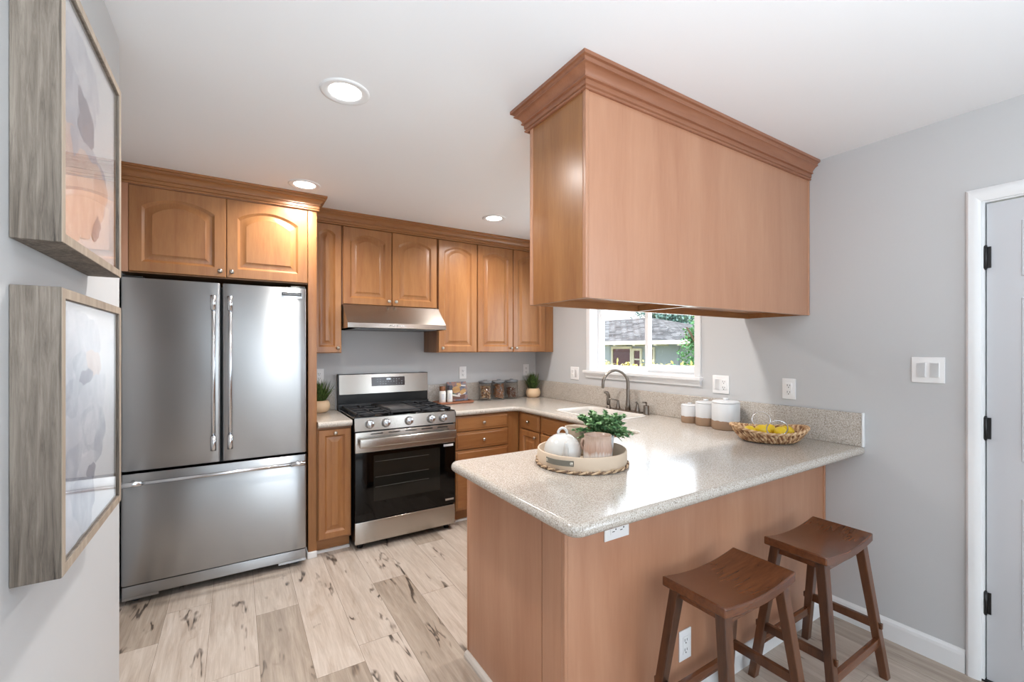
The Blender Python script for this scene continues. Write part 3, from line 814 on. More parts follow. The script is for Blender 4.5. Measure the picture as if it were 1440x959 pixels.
# ================================================================== RANGE
def gas_range():
    r = thing('gas_range', 'stainless steel gas range with black glass oven door', 'stove')
    X0, X1 = -1.998, -1.236; YF = -.665
    g = G(); g.box(X0+.006, X1-.006, -.64, -.03, .045, .905, .003)
    for px in (X0+.05, X1-.05):
        for py in (-.6, -.1): g.cyl((px, py, 0), (px, py, .046), .02, n=12)
    g.build('oven_body', M['black'], r)
    g = G(); g.box(X0+.003, X1-.003, YF, -.641, .045, .196, .004); g.build('storage_drawer', M['steel_light'], r)
    # oven door: steel top rail, black glass with window
    g = G(); g.box(X0+.003, X1-.003, YF-.004, -.641, .683, .826, .004); door = g.build('oven_door', M['steel_light'], r)
    bg_ = mat('black_oven_glass', (5, 5, 5), .05); bg_.node_tree.nodes['Principled BSDF'].inputs['Specular IOR Level'].default_value = .3
    g = G(); g.box(X0+.003, X1-.003, YF-.003, -.641, .206, .682, .003); g.build('oven_glass', bg_, door)
    g = G(); g.box(X0+.13, X1-.13, YF-.0036, YF-.0028, .33, .655, 0); g.build('oven_window', mat('oven_window_tint', (30, 29, 26), .06, Specular_IOR_Level=.3), door)
    g = G()
    for z in (.43, .50, .61): g.cyl((X0+.14, YF-.0040, z), (X1-.22, YF-.0040, z), .0011, n=6)
    g.build('oven_rack', mat('rack_wire', (92, 92, 88), .5, .5), door)
    g = G(); g.cyl((X0+.03, -.722, .768), (X1-.03, -.722, .768), .016, n=20)
    hb = G(); hb.box(X0+.02, X1-.02, -.735, -.716, .728, .790, .008)
    for px in (X0+.06, X1-.06): hb.box(px-.02, px+.02, -.72, YF-.003, .745, .775, .006)
    hb.build('oven_handle', M['steel_light'], door)
    g = G()
    for k in range(5): a = X0+.11+k*.125; g.box(a, a+.085, YF-.0052, YF-.003, .806, .812)
    g.build('vent_slot', M['black'], door)
    g = G(); g.box(X1-.10, X1-.02, YF-.0038, YF-.0028, .655, .672); g.build('sticker', M['plate'], door)
    g = G(); g.box(X1-.085, X1-.015, YF-.0045, YF-.0028, .235, .25, .001); g.build('brand_badge', M['chrome'], door)
    # control panel, tilted
    g = G(); g.loft([[(x, y, z) for y, z in ((-.641, .836), (YF-.006, .836), (YF+.004, .925), (YF+.014, .931), (-.641, .931))] for x in (X0, X1)], True, True)
    cp = g.build('control_panel', M['steel_light'], r)
    for x in (-1.896, -1.781, -1.612, -1.440, -1.342):
        g = G(); X = Matrix.Translation((x, YF-.002, .880)) @ Matrix.Rotation(PI/2-.11, 4, 'X')
        g.lathe([(.031, 0), (.031, .006), (.027, .009), (.0255, .026), (.023, .030), (1e-5, .030)], n=28, X=X); 
        g.box(-.0045, .0045, -.025, .025, .028, .036, .002, X=X)
        kb = g.build('knob', M['steel_bar'], cp)
    # cooktop
    g = G(); g.box(X0, X1, -.648, -.095, .906, .921, .004); g.box(X0, X1, -.66, -.645, .914, .932, .003); g.box(X0, X0+.012, -.66, -.1, .914, .930, .003); g.box(X1-.012, X1, -.66, -.1, .914, .930, .003)
    ck = g.build('cooktop', M['black_gloss'], r)
    for (bx_, by_, br) in ((-1.87, -.5, .045), (-1.87, -.24, .036), (-1.617, -.37, .04), (-1.365, -.5, .05), (-1.365, -.24, .036)):
        g = G(); g.lathe([(br+.012, 0), (br+.01, .007), (br, .008), (br, .017), (br-.008, .02), (1e-5, .021)], (bx_, by_, .921), 24); g.build('burner', M['iron'], r)
    for (a, b) in ((X0+.022, X0+.262), (X1-.262, X1-.022)):
        g = G(); z0, z1 = .940, .953; y0, y1 = -.625, -.125; w = .006
        def b_(xa, xb, ya, yb): g.box(min(xa, xb)-0, max(xa, xb), min(ya, yb), max(ya, yb), z0, z1, .0025)
        b_(a, a+2*w, y0, y1); b_(b-2*w, b, y0, y1); b_(a, b, y0, y0+2*w); b_(a, b, y1-2*w, y1); b_(a, b, -.380, -.368)
        for cy in (-.5, -.25):
            cx = (a+b)/2
            b_(a, cx-.022, cy-w, cy+w); b_(cx+.022, b, cy-w, cy+w); b_(cx-w, cx+w, cy+.025, cy+.118); b_(cx-w, cx+w, cy-.118, cy-.025)
        for px in (a+w, b-w):
            for py in (y0+w, y1-w, -.374): g.box(px-w, px+w, py-w, py+w, .921, z0)
        g.build('grate', M['iron'], r)
    g = G(); a, b = X0+.268, X1-.268
    g.box(a, b, -.625, -.125, .940, .950, .003); g.box(a+.006, b-.006, -.60, -.13, .950, .957, .003)
    for py in (-.61, -.14):
        for px in (a+.01, b-.01): g.box(px-.006, px+.006, py-.006, py+.006, .921, .94)
    gr = g.build('griddle', M['iron'], r)
    g = G(); g.box(a+.018, b-.018, -.585, -.15, .9572, .960, .001); g.build('griddle_plate', mat('griddle_grey', (78, 80, 84), .35, .6), gr)
    # backguard
    g = G(); g.box(X0, X1, -.075, -.03, .905, 1.203, .002); g.box(X0, X1, -.095, -.075, .905, .96, .002)
    bgd = g.build('backguard', M['black'], r)
    g = G(); g.loft([[(x, y, z) for y, z in ((-.076, 1.04), (-.100, 1.04), (-.086, 1.198), (-.076, 1.198))] for x in (X0+.006, X1-.006)], True, True)
    g.build('backguard_panel', M['steel_light'], bgd)
    def slanty(z): return -.100+(z-1.04)/(1.198-1.04)*.014
    g = G(); g.loft([[(x, slanty(z)-.0012+dy, z) for dy, z in ((.003, 1.098), (0, 1.098), (0, 1.172), (.003, 1.172))] for x in (-1.735, -1.452)], True, True)
    g.build('control_display', mat('display_brown', (52, 30, 22), .15), bgd)
    for ks in (range(0, 5), range(5, 10)):
        g = G()
        for row in range(3):
            for k in ks:
                if (row == 0 and k in (4, 5)) or random.random() < .2: continue
                x = -1.69+k*.023; z = 1.113+row*.019
                g.box(x, x+.009, slanty(z)-.002, slanty(z)-.001, z, z+.004)
        g.build('keypad_symbols', mat('display_symbol', (190, 190, 190), .4), bgd)
    em = mat('display_clock', (200, 210, 220), .4); em.node_tree.nodes['Principled BSDF'].inputs['Emission Color'].default_value = (.8, .9, 1, 1)
    em.node_tree.nodes['Principled BSDF'].inputs['Emission Strength'].default_value = .6
    g = G(); g.box(-1.61, -1.575, slanty(1.155)-.0022, slanty(1.155)-.001, 1.148, 1.161); g.build('display_clock', em, bgd)
    settle(r, (-1.617, -.35, 0))
gas_range()

def hood():
    h = thing('range_hood', 'slim stainless steel under-cabinet range hood above the gas range', 'hood')
    X0, X1 = -2.012, -1.246
    g = G(); P = [(-.01, 1.564), (-.505, 1.564), (-.51, 1.568), (-.51, 1.602), (-.345, 1.745), (-.01, 1.745)]
    g.loft([[(x, y, z) for y, z in P] for x in (X0, X1)], True, True); g.build('hood_shell', M['steel_light'], h)
    g = G()
    for k in range(5): g.cyl((-1.70+k*.026, -.509, 1.585), (-1.70+k*.026, -.5135, 1.585), .0065, n=12)
    g.build('hood_button', M['chrome'], h)
    g = G(); g.box(X0+.06, X1-.06, -.46, -.06, 1.559, 1.565); g.build('grease_filter', mat('filter_grey', (120, 120, 120), .4, .9), h)
    settle(h, (-1.63, -.25, 1.56))
hood()

# ================================================================== OUTLETS AND SWITCHES
def outlet(face, p, label, kind='duplex', rot=False, w=.072, hgt=.118, group=None):
    """p = centre on the wall surface"""
    root = thing('light_switch' if kind == 'switch' else 'electrical_outlet', label, 'switch' if kind == 'switch' else 'outlet', group)
    if face == 'x-': B = Matrix.Translation(p) @ Matrix(((0, 0, -1, 0), (-1, 0, 0, 0), (0, 1, 0, 0), (0, 0, 0, 1)))
    else: B = Matrix.Translation(p) @ Matrix(((1, 0, 0, 0), (0, 0, -1, 0), (0, 1, 0, 0), (0, 0, 0, 1)))
    if rot: B = B @ Matrix.Rotation(PI/2, 4, 'Z')
    g = G(); g.box(-w/2, w/2, -hgt/2, hgt/2, .0002, .006, .0025, X=B); g.build('cover_plate', M['plate'], root)
    def sockets(cx):
        g = G(); g.box(cx-.0165, cx+.0165, -.034, .034, .005, .0085, .001, X=B); o = g.build('receptacle', M['plate'], root)
        g = G()
        for cy in (.019, -.019):
            g.box(cx-.008, cx-.0055, cy-.004, cy+.007, .0084, .009, X=B); g.box(cx+.0055, cx+.008, cy-.003, cy+.006, .0084, .009, X=B)
            g.cyl((cx, cy-.010, .0084), (cx, cy-.010, .009), .003, n=10, X=B)
        g.build('slot', M['slot'], o)
    def rocker(cx):
        g = G(); g.box(cx-.0165, cx+.0165, -.034, .034, .0045, .0075, .001, X=B)
        g.loft([[(cx-.0145, y, z), (cx+.0145, y, z)] for y, z in ((-.031, .007), (-.031, .0125), (.031, .008), (.031, .007))], False, False, X=B)
        g.build('rocker', M['plate'], root)
    if kind == 'duplex': sockets(0)
    elif kind == 'mixed': sockets(-.023 if p[1] > -1 else .023); rocker(.023 if p[1] > -1 else -.023)
    elif kind == 'switch': rocker(-.023); rocker(.023)
    settle(root, p); return root
outlet('x-', (0, -3.132, 1.315), 'white double rocker light switch on the wall beside the door', 'switch', w=.116, hgt=.118)
outlet('x-', (0, -2.532, 1.182), 'white outlet on the wall above the wicker fruit basket', 'duplex')
outlet('x-', (0, -2.112, 1.178), 'white outlet and switch plate on the wall right of the window above the canisters', 'mixed', w=.116)
outlet('x-', (0, -.642, 1.182), 'white outlet and switch plate on the wall left of the window', 'mixed', w=.116)
outlet('y-', (-.853, 0, 1.182), 'white outlet on the back wall above the cookbook')
outlet('y-', (-.125, 0, 1.19), 'white outlet on the back wall behind the corner potted grass')
outlet('y-', (-2.128, 0, 1.19), 'white outlet on the back wall behind the left potted grass')
outlet('y-', (-1.560, PYF, .782), 'white outlet mounted sideways just under the peninsula countertop edge', rot=True)
outlet('y-', (-1.185, PYF, .24), 'white outlet low on the peninsula panel behind the nearer stool')

# ================================================================== DOWNLIGHTS
em = bpy.data.materials.new('lit_lens'); em.use_nodes = True
em.node_tree.nodes['Principled BSDF'].inputs['Emission Color'].default_value = (1, .97, .92, 1)
em.node_tree.nodes['Principled BSDF'].inputs['Emission Strength'].default_value = 6
def downlight(x, y, label):
    d = thing('recessed_downlight', label, 'light', 'recessed ceiling downlights')
    g = G(); g.lathe([(.094, 0), (.093, -.004), (.085, -.006), (.066, -.003), (.062, -.001), (.062, 0)], (x, y, H), 40, caps=False); g.build('trim_ring', M['trim'], d)
    g = G(); g.lathe([(.0615, -.0012), (.03, -.0016), (1e-5, -.0017)], (x, y, H), 40, caps=False); g.build('lens', em, d)
    l = bpy.data.lights.new('downlight_lamp', 'AREA'); l.shape = 'DISK'; l.size = .12; l.energy = LAMP_W; l.color = LAMP_C; l.spread = math.radians(150)
    lo = bpy.data.objects.new('downlight_lamp', l); COL.objects.link(lo); lo.parent = d; lo.location = (x, y, H-.008)
    settle(d, (x, y, H)); lo.location = (0, 0, -.008)
downlight(-2.325, -1.985, 'round lit recessed downlight nearest the camera')
downlight(-2.33, -.80, 'round lit recessed downlight just in front of the refrigerator cabinet')
downlight(-.968, -.81, 'round lit recessed downlight in front of the corner wall cabinets')
downlight(-.968, -1.985, 'round lit recessed downlight behind the hanging cabinet')

# ================================================================== STOOLS
def stool(label):
    s = thing('saddle_stool', label, 'stool', 'saddle stools at the peninsula')
    L, D, T, ZT = .43, .238, .034, .612
    g = G(); nx, ny = 20, 6; top = []; bot = []
    def zt(x): return ZT-.022*(1-(2*x/L)**2)
    vs = []; fs = []
    for side, off in ((0, 0), (1, -T)):
        for i in range(nx+1):
            for j in range(ny+1):
                x = -L/2+L*i/nx; y = -D/2+D*j/ny; vs.append((x, y, zt(x)+off*(1 if side else 0)))
    n1 = (nx+1)*(ny+1); idx = lambda s_, i, j: s_*n1+i*(ny+1)+j
    for i in range(nx):
        for j in range(ny):
            fs.append((idx(0, i, j), idx(0, i+1, j), idx(0, i+1, j+1), idx(0, i, j+1))); fs.append((idx(1, i, j), idx(1, i, j+1), idx(1, i+1, j+1), idx(1, i+1, j)))
    for i in range(nx):
        fs.append((idx(0, i, 0), idx(1, i, 0), idx(1, i+1, 0), idx(0, i+1, 0))); fs.append((idx(0, i, ny), idx(0, i+1, ny), idx(1, i+1, ny), idx(1, i, ny)))
    for j in range(ny):
        fs.append((idx(0, 0, j), idx(0, 0, j+1), idx(1, 0, j+1), idx(1, 0, j))); fs.append((idx(0, nx, j), idx(1, nx, j), idx(1, nx, j+1), idx(0, nx, j+1)))
    g.add(vs, fs, True); o = g.build('seat', M['stool_x'], s, auto=40)
    b = o.modifiers.new('bevel', 'BEVEL'); b.width = .005; b.segments = 2; b.limit_method = 'ANGLE'
    tx, ty, bx_, by_ = .172, .085, .232, .155; zt_ = .582
    def leg_c(sx, sy, z):
        t = 1-z/zt_; return Vector((sx*(tx+(bx_-tx)*t), sy*(ty+(by_-ty)*t), z))
    for sx in (-1, 1):
        for sy in (-1, 1):
            g = G(); lo = []
            for z, hw in ((0, .0175), (.3, .019), (zt_, .021)):
                c = leg_c(sx, sy, z); lo.append([(c.x-hw, c.y-hw*.85, z), (c.x+hw, c.y-hw*.85, z), (c.x+hw, c.y+hw*.85, z), (c.x-hw, c.y+hw*.85, z)])
            g.loft(lo, True, True); o = g.build('leg', M['stool'], s)
            b = o.modifiers.new('bevel', 'BEVEL'); b.width = .003; b.segments = 2; b.limit_method = 'ANGLE'
    g = G()
    for sy in (-1, 1): g.box(-tx, tx, sy*ty-.010, sy*ty+.010, .535, .566)
    for sx in (-1, 1): g.box(sx*tx-.010, sx*tx+.010, -ty, ty, .545, .570)
    g.build('apron', M['stool_x'], s)
    for sy, z in ((-1, .155), (1, .155)):
        a = leg_c(-1, sy, z); b = leg_c(1, sy, z); g = G(); g.box(a.x, b.x, a.y-.009, a.y+.009, z-.017, z+.017, .002); g.build('stretcher', M['stool_x'], s)
    for sx in (-1, 1):
        z = .225; a = leg_c(sx, -1, z); b = leg_c(sx, 1, z); g = G(); g.box(a.x-.009, a.x+.009, a.y, b.y, z-.017, z+.017, .002); g.build('stretcher', M['stool'], s)
        g = G()
        for sy in (-1, 1):
            c = leg_c(sx, sy, z); g.box(c.x-.007, c.x+.007, c.y+sy*.016, c.y+sy*.026, z-.012, z+.012, .003)
        g.build('tenon', M['stool'], s)
    return s
s1 = stool('walnut saddle stool nearer the camera, in front of the low outlet'); s1.location = (-1.205, -2.915, 0)
s2 = dup(s1); s2['label'] = 'walnut saddle stool farther from the camera, near the right wall baseboard'; s2.location = (-.565, -2.925, 0)

# ================================================================== PICTURES
def picture(z0, z1, label, pts):
    p = thing('picture_frame', label, 'picture', 'shadow box pictures on the left wall')
    Y0, Y1 = -2.741, -2.262; xw, xf = -3.0245, -2.960; w = .020
    g = G(); b = .0015
    g.box(xw, xf, Y0, Y0+w, z0, z1, b); g.box(xw, xf, Y1-w, Y1, z0, z1, b); g.box(xw, xf, Y0+w, Y1-w, z1-w, z1, b); g.box(xw, xf, Y0+w, Y1-w, z0, z0+w, b)
    g.build('frame', M['frame'], p)
    g = G(); e = .0012
    for bx_ in ((Y0+e, Y0+w-e, z0+e, z1-e), (Y1-w+e, Y1-e, z0+e, z1-e), (Y0+w-e, Y1-w+e, z1-w+e, z1-e), (Y0+w-e, Y1-w+e, z0+e, z0+w-e)):
        g.box(xf, xf+.0012, *bx_)
    g.build('frame_lip', M['frame_face'], p)
    g = G(); g.box(xf-.016, xf-.010, Y0+w, Y1-w, z0+w, z1-w)
    mt = g.build('print', mat('print_paper', (228, 229, 232), .8), p)
    # painted petals: thin overlapping shapes on the paper
    cols = [((196, 198, 206), (212, 213, 219)), ((222, 214, 210), (216, 206, 202)), ((150, 150, 160), (170, 170, 180)), ((206, 204, 212), (226, 226, 230))]
    k = 0
    for (u, v, r, rot, ci) in pts:
        g = G(); n = 26; x = xf-.0096+k*.00012; k += 1
        cy = Y0+w+(Y1-Y0-2*w)*u; cz = z0+w+(z1-z0-2*w)*v
        ring = []
        for i in range(n):
            a = 2*PI*i/n; rr = r*(1+.14*math.sin(3*a+rot*3)+.07*math.sin(7*a+rot)); yy = rr*math.cos(a)*1.0; zz = rr*math.sin(a)*.62
            c_, s_ = math.cos(rot), math.sin(rot); Y_ = cy+yy*c_-zz*s_; Z_ = cz+yy*s_+zz*c_
            ring.append((x, min(max(Y_, Y0+w), Y1-w), min(max(Z_, z0+w), z1-w)))
        g.loft([ring], False, True); g.build('painted_petal', petal_m[ci], mt)
    g = G(); g.box(xf-.0045, xf-.003, Y0+w, Y1-w, z0+w, z1-w); g.build('glazing', M['pane'], p)
    settle(p, (xw, (Y0+Y1)/2, z0)); return p
def petal_mat(name, a, b):
    m = mat(name, a, .8); t = NT(m); t.col(t.ramp(t.noise(t.coords((1, 1, 1)), 14, 3, .5, 1.0), [(.35, a), (.65, b)])); return m
petal_m = [petal_mat('petal_grey', (176, 179, 192), (206, 208, 216)), petal_mat('petal_blush', (212, 190, 182), (226, 210, 202)),
           petal_mat('petal_slate', (128, 128, 142), (160, 160, 172)), petal_mat('petal_pale', (196, 198, 208), (222, 222, 228))]
picture(1.604, 2.107, 'upper picture of pale blossoms in a deep weathered wood frame',
        [(.1, .82, .10, .3, 3), (.42, .8, .11, -.4, 3), (.15, .62, .12, -.5, 0), (.42, .60, .07, -.7, 2), (.38, .55, .05, .3, 2), (.12, .36, .11, .2, 1), (.35, .40, .08, -.3, 0),
         (.6, .37, .1, -.35, 0), (.5, .3, .13, .1, 1), (.2, .18, .12, .3, 1), (.55, .15, .05, 0, 2), (.42, .2, .09, .5, 1)])
picture(1.003, 1.524, 'lower picture of grey blossoms in a deep weathered wood frame',
        [(.12, .86, .09, .4, 3), (.45, .84, .10, -.3, 3), (.1, .70, .11, .1, 3), (.42, .69, .09, -.2, 0), (.55, .73, .06, -.3, 1), (.4, .66, .05, .2, 2), (.1, .55, .11, .2, 0), (.5, .53, .12, .4, 3),
         (.15, .42, .1, -.3, 3), (.55, .42, .10, -.3, 0), (.5, .46, .06, .3, 3), (.1, .27, .1, .5, 0), (.4, .26, .07, .2, 3), (.48, .24, .035, 0, 2), (.15, .12, .12, .2, 3), (.35, .14, .09, -.4, 0)])

# ================================================================== PLANTS
def leaf(g, p, d, up, L, W_, n=4, cup=.15):
    d = d.normalized(); s_ = d.cross(up); s_ = s_.normalized() if s_.length > 1e-4 else Vector((1, 0, 0)); u = s_.cross(d)
    vs = []; fs = []
    for i in range(n+1):
        t = i/n; w = W_*math.sin(PI*min(1, .06+t*.94))**.7*.5 if i < n else 0.0002
        c = p+d*L*t-u*L*cup*t*t
        vs += [c-s_*w+u*w*.4, c, c+s_*w+u*w*.4]
    for i in range(n):
        a = i*3; fs += [(a, a+1, a+4, a+3), (a+1, a+2, a+5, a+4)]
    g.add(vs, fs, True)
def leafmat(name, a, b, rough=.5):
    m = mat(name, a, rough); t = NT(m); t.col(t.ramp(t.noise(t.coords((1, 1, 1)), 45, 2), [(.35, a), (.65, b)])); return m
M['grass'] = leafmat('grass_green', (38, 62, 26), (92, 118, 54))
M['leaf'] = leafmat('boxwood_green', (70, 118, 76), (156, 192, 136))
M['cream_pot'] = mat('cream_ceramic', (226, 196, 160), .45)
M['soil'] = mat('dark_soil', (50, 40, 32), .9)
def grass_pot(x, y, label, lo=-.2, hi=.2, back=.09):
    p = thing('potted_grass', label, 'plant', 'small potted grasses on the back counter')
    z = CT
    g = G(); g.lathe([(.045, 0), (.062, .008), (.074, .035), (.075, .055), (.068, .08), (.058, .093), (.054, .093), (.056, .08)], (x, y, z), 36); g.build('pot', M['cream_pot'], p)
    g = G(); g.lathe([(.056, .082), (1e-5, .084)], (x, y, z), 24, caps=False); g.build('soil', M['soil'], p)
    g = G(); rnd = random.Random(3)
    for k in range(230):
        a = rnd.uniform(0, 2*PI); r = rnd.uniform(0, .04); sp = rnd.uniform(.05, .75)*r/.04+rnd.uniform(0, .25)
        d = Vector((math.cos(a)*sp, math.sin(a)*sp, 1)); b = Vector((x+math.cos(a)*r, y+math.sin(a)*r, z+.083))
        L = rnd.uniform(.09, .185)/max(1, d.length*.85)
        tip = b+d*L*1.15 - Vector((x, y, 0))
        if not (lo < tip.x < hi and tip.y < back): continue
        leaf(g, b, d, Vector((math.cos(a), math.sin(a), .01)), L, .007, 5, -.0+rnd.uniform(.05, .3)*-1*sp)
    g.build('grass_blades', M['grass'], p)
    settle(p, (x, y, z)); return p
grass_pot(-.122, -.130, 'small grass plant in a cream pot in the counter corner by the window wall', hi=.08)
grass_pot(-2.140, -.125, 'small grass plant in a cream pot left of the range', lo=-.07)

# ================================================================== COUNTER OBJECTS, BACK RUN
def jar(x, label, kind):
    j = thing('storage_jar', label, 'jar', 'clear storage jars on the back counter')
    y, z = -.104, CT; R_ = .064
    g = G(); g.lathe([(1e-5, .002), (R_-.004, .002), (R_, .006), (R_, .165), (R_-.003, .165), (R_-.003, .006), (1e-5, .005)], (x, y, z), 36, caps=False); g.build('jar_body', M['pane'], j)
    g = G(); g.lathe([(R_-.004, .160), (R_-.004, .170), (R_+.002, .170), (R_+.002, .184), (.02, .186), (.018, .196), (1e-5, .198)], (x, y, z), 36)
    g.build('jar_lid', mat('clear_lid', (205, 212, 218), .1, 0, Transmission_Weight=.6), j)
    g = G(); rnd = random.Random(int(abs(x)*1000)); top = {'nuts': .135, 'pasta': .15, 'beans': .11}[kind]
    n_ = {'nuts': 170, 'pasta': 150, 'beans': 230}[kind]
    for k in range(n_):
        a = rnd.uniform(0, 2*PI); r = (R_-.017)*math.sqrt(rnd.uniform(.25, 1)); zz = rnd.uniform(.016, top)
        X = Matrix.Translation((x+r*math.cos(a), y+r*math.sin(a), z+zz)) @ Matrix.Rotation(rnd.uniform(0, PI), 4, 'Z') @ Matrix.Rotation(rnd.uniform(0, PI), 4, 'X')
        if kind == 'pasta': g.tube([(-.011, 0, -.002), (0, 0, .002), (.011, 0, -.002)], .0038, 6, X=X)
        elif kind == 'nuts': g.sphere((0, 0, 0), .0085, 7, 5, (1, .75, .55), X, mi=k % 2)
        else: g.sphere((0, 0, 0), .0065, 6, 4, (1, .65, .6), X)
    ms = {'nuts': [mat('walnut_halves', (150, 100, 62), .7), mat('pale_nuts', (206, 170, 128), .7)], 'pasta': [mat('dry_pasta', (176, 122, 82), .6)], 'beans': [mat('brown_beans', (128, 78, 54), .5)]}[kind]
    o = g.build('contents', ms, j); o['kind'] = 'stuff'
    settle(j, (x, y, z)); return j
jar(-.662, 'clear jar of mixed nuts, leftmost of the three storage jars', 'nuts')
jar(-.514, 'clear jar of light brown pasta, middle of the three storage jars', 'pasta')
jar(-.366, 'clear jar of dark brown beans, rightmost of the three storage jars', 'beans')
def serving_tray():
    g = G(); cx, cy = -1.012, -.142; pts = [(cx-.18, cy-.085, .04, 1), (cx+.18, cy-.085, .04, 1), (cx+.18, cy+.085, .04, 1), (cx-.18, cy+.085, .04, 1)]
    def r(d, z): return [(x, y, z) for x, y in round_outline(pts, d)]
    g.loft([r(.01, CT+.0005), r(0, CT+.006), r(0, CT+.02), r(.005, CT+.022), r(.012, CT+.02), r(.016, CT+.010)], True, True, smooth=True)
    o = tag(g.build('serving_tray', wood('tray_wood', (128, 78, 52), (164, 106, 76), .45, 'x'), auto=40), 'small brown wooden tray under the spice jars and cookbook', 'tray')
    settle(o, (cx, cy, CT))
serving_tray()
TZ = CT+.0102
def bottle(x, y, r, h, capm, label):
    b = thing('spice_jar', label, 'jar', 'spice jars on the wooden tray')
    g = G(); g.lathe([(r*.9, 0), (r, .004), (r, h*.66), (r*.86, h*.72), (r*.8, h*.74)], (x, y, TZ), 28); g.build('jar_body', mat('milky_glass', (236, 236, 232), .25), b)
    g = G(); g.lathe([(r*.86, h*.735), (r*.88, h*.75), (r*.88, h*.97), (r*.8, h), (1e-5, h)], (x, y, TZ), 28); g.build('jar_cap', capm, b)
    g = G(); X = Matrix.Translation((x, y, TZ))
    vs = []; fs = []; n = 8
    for k in range(n+1):
        a = -PI/2-.45+.9*k/n-.25; vs += [((r+.0004)*math.cos(a), (r+.0004)*math.sin(a), h*.22), ((r+.0004)*math.cos(a), (r+.0004)*math.sin(a), h*.56)]
    for k in range(n): fs.append((2*k, 2*k+2, 2*k+3, 2*k+1))
    g.add(vs, fs, True, X=X); g.build('jar_label', mat('label_grey', (206, 210, 216), .6), b)
    settle(b, (x, y, TZ))
bottle(-1.128, -.158, .031, .148, wood('cap_wood', (120, 76, 50), (150, 100, 66), .5, 'z'), 'white spice jar with a brown wooden lid on the wooden tray')
bottle(-1.066, -.180, .024, .155, mat('slate_cap', (64, 66, 78), .4), 'slim white spice jar with a dark lid on the wooden tray')
def cookbook():
    b = thing('cookbook', 'food photo card with sliced bread propped on the wooden tray', 'book')
    X = Matrix.Translation((-.952, -.118, TZ+.004)) @ Matrix.Rotation(math.radians(-14), 4, 'X')
    w, h = .196, .178
    m = mat('cover_photo_ground', (70, 78, 96), .35); t = NT(m)
    t.col(t.ramp(t.noise(t.coords((1, 1, 1)), 22, 3, .5, 1.0), [(.3, (54, 62, 82)), (.5, (120, 118, 130)), (.6, (168, 120, 100)), (.75, (90, 96, 110))]))
    g = G(); g.box(-w/2, w/2, 0, .008, 0, h, .001, X=X); g.build('card', m, b)
    mb = wood('bread_crust', (178, 128, 74), (226, 190, 128), .6, 'x', 3); ml = mat('lettuce_green', (84, 130, 96), .6); mw = mat('plate_cream', (226, 220, 214), .5); mh = mat('ham_brown', (120, 84, 72), .6)
    def blob(cx, cz, rx, rz, rot, mm, lay):
        g = G(); n = 18; ring = []
        for i in range(n):
            a = 2*PI*i/n; sq = 1/max(abs(math.cos(a)), abs(math.sin(a)))**.6; x_ = rx*math.cos(a)*sq*.85; z_ = rz*math.sin(a)*sq*.85
            ring.append((cx+x_*math.cos(rot)-z_*math.sin(rot), -.0006-.0003*lay, cz+x_*math.sin(rot)+z_*math.cos(rot)))
        g.loft([ring], False, True, X=X); g.build('printed_shape', mm, b)
    blob(.0, .04, .085, .03, 0, mh, 0); blob(-.05, .06, .04, .016, -.3, ml, 1); blob(.04, .065, .05, .012, .2, mw, 1)
    blob(-.01, .105, .045, .035, .25, mb, 2); blob(.055, .085, .042, .022, .6, mb, 3); blob(.02, .15, .03, .018, -.4, mb, 1); blob(.065, .14, .03, .008, -.1, mw, 2)
    blob(-.02, .05, .05, .01, -.2, mw, 3)
    settle(b, (-.952, -.14, TZ))
cookbook()

# ================================================================== CANISTERS
def glaze(h, name):
    m = mat(name, (232, 236, 240), .3); t = NT(m)
    tc = t.n.new('ShaderNodeTexCoord'); sp = t.n.new('ShaderNodeSeparateXYZ'); t.l.new(tc.outputs['Object'], sp.inputs[0])
    n = t.noise(tc.outputs['Object'], 28, 2)
    z = t.math('ADD', sp.outputs[2], t.math('MULTIPLY', n, .014))
    f = t.math('GREATER_THAN', z, h)
    t.col(t.mix(f, lin((158, 130, 106)), lin((216, 218, 220)))); t.rough(t.math('SUBTRACT', .7, t.math('MULTIPLY', f, .42)))
    return m
def canister(x, y, r, h, hz, label):
    c = thing('canister', label, 'canister', 'ceramic canisters in a row by the window')
    g = G(); g.lathe([(r*.94, 0), (r, .006), (r, h*.86), (r*.97, h*.9), (r*.9, h*.9)], (0, 0, 0), 40); g.build('canister_body', glaze(hz, 'two_tone_glaze'), c)
    g = G(); g.lathe([(r*.92, h*.895), (r*1.0, h*.905), (r*1.0, h*.935), (r*.93, h*.965), (r*.5, h*.985), (.013, h*.99), (.011, h*1.0), (.016, h*1.03), (.015, h*1.06), (1e-5, h*1.07)], (0, 0, 0), 40)
    g.build('canister_lid', M['glaze_white'], c)
    c.location = (x, y, CT); return c
M['glaze_white'] = mat('white_glaze', (216, 218, 220), .28)
canister(-.095, -1.948, .057, .125, .052, 'smallest brown and white ceramic canister, leftmost of the three')
canister(-.105, -2.072, .063, .158, .06, 'medium brown and white ceramic canister, middle of the three')
canister(-.125, -2.222, .080, .180, .062, 'largest brown and white ceramic canister, rightmost of the three')

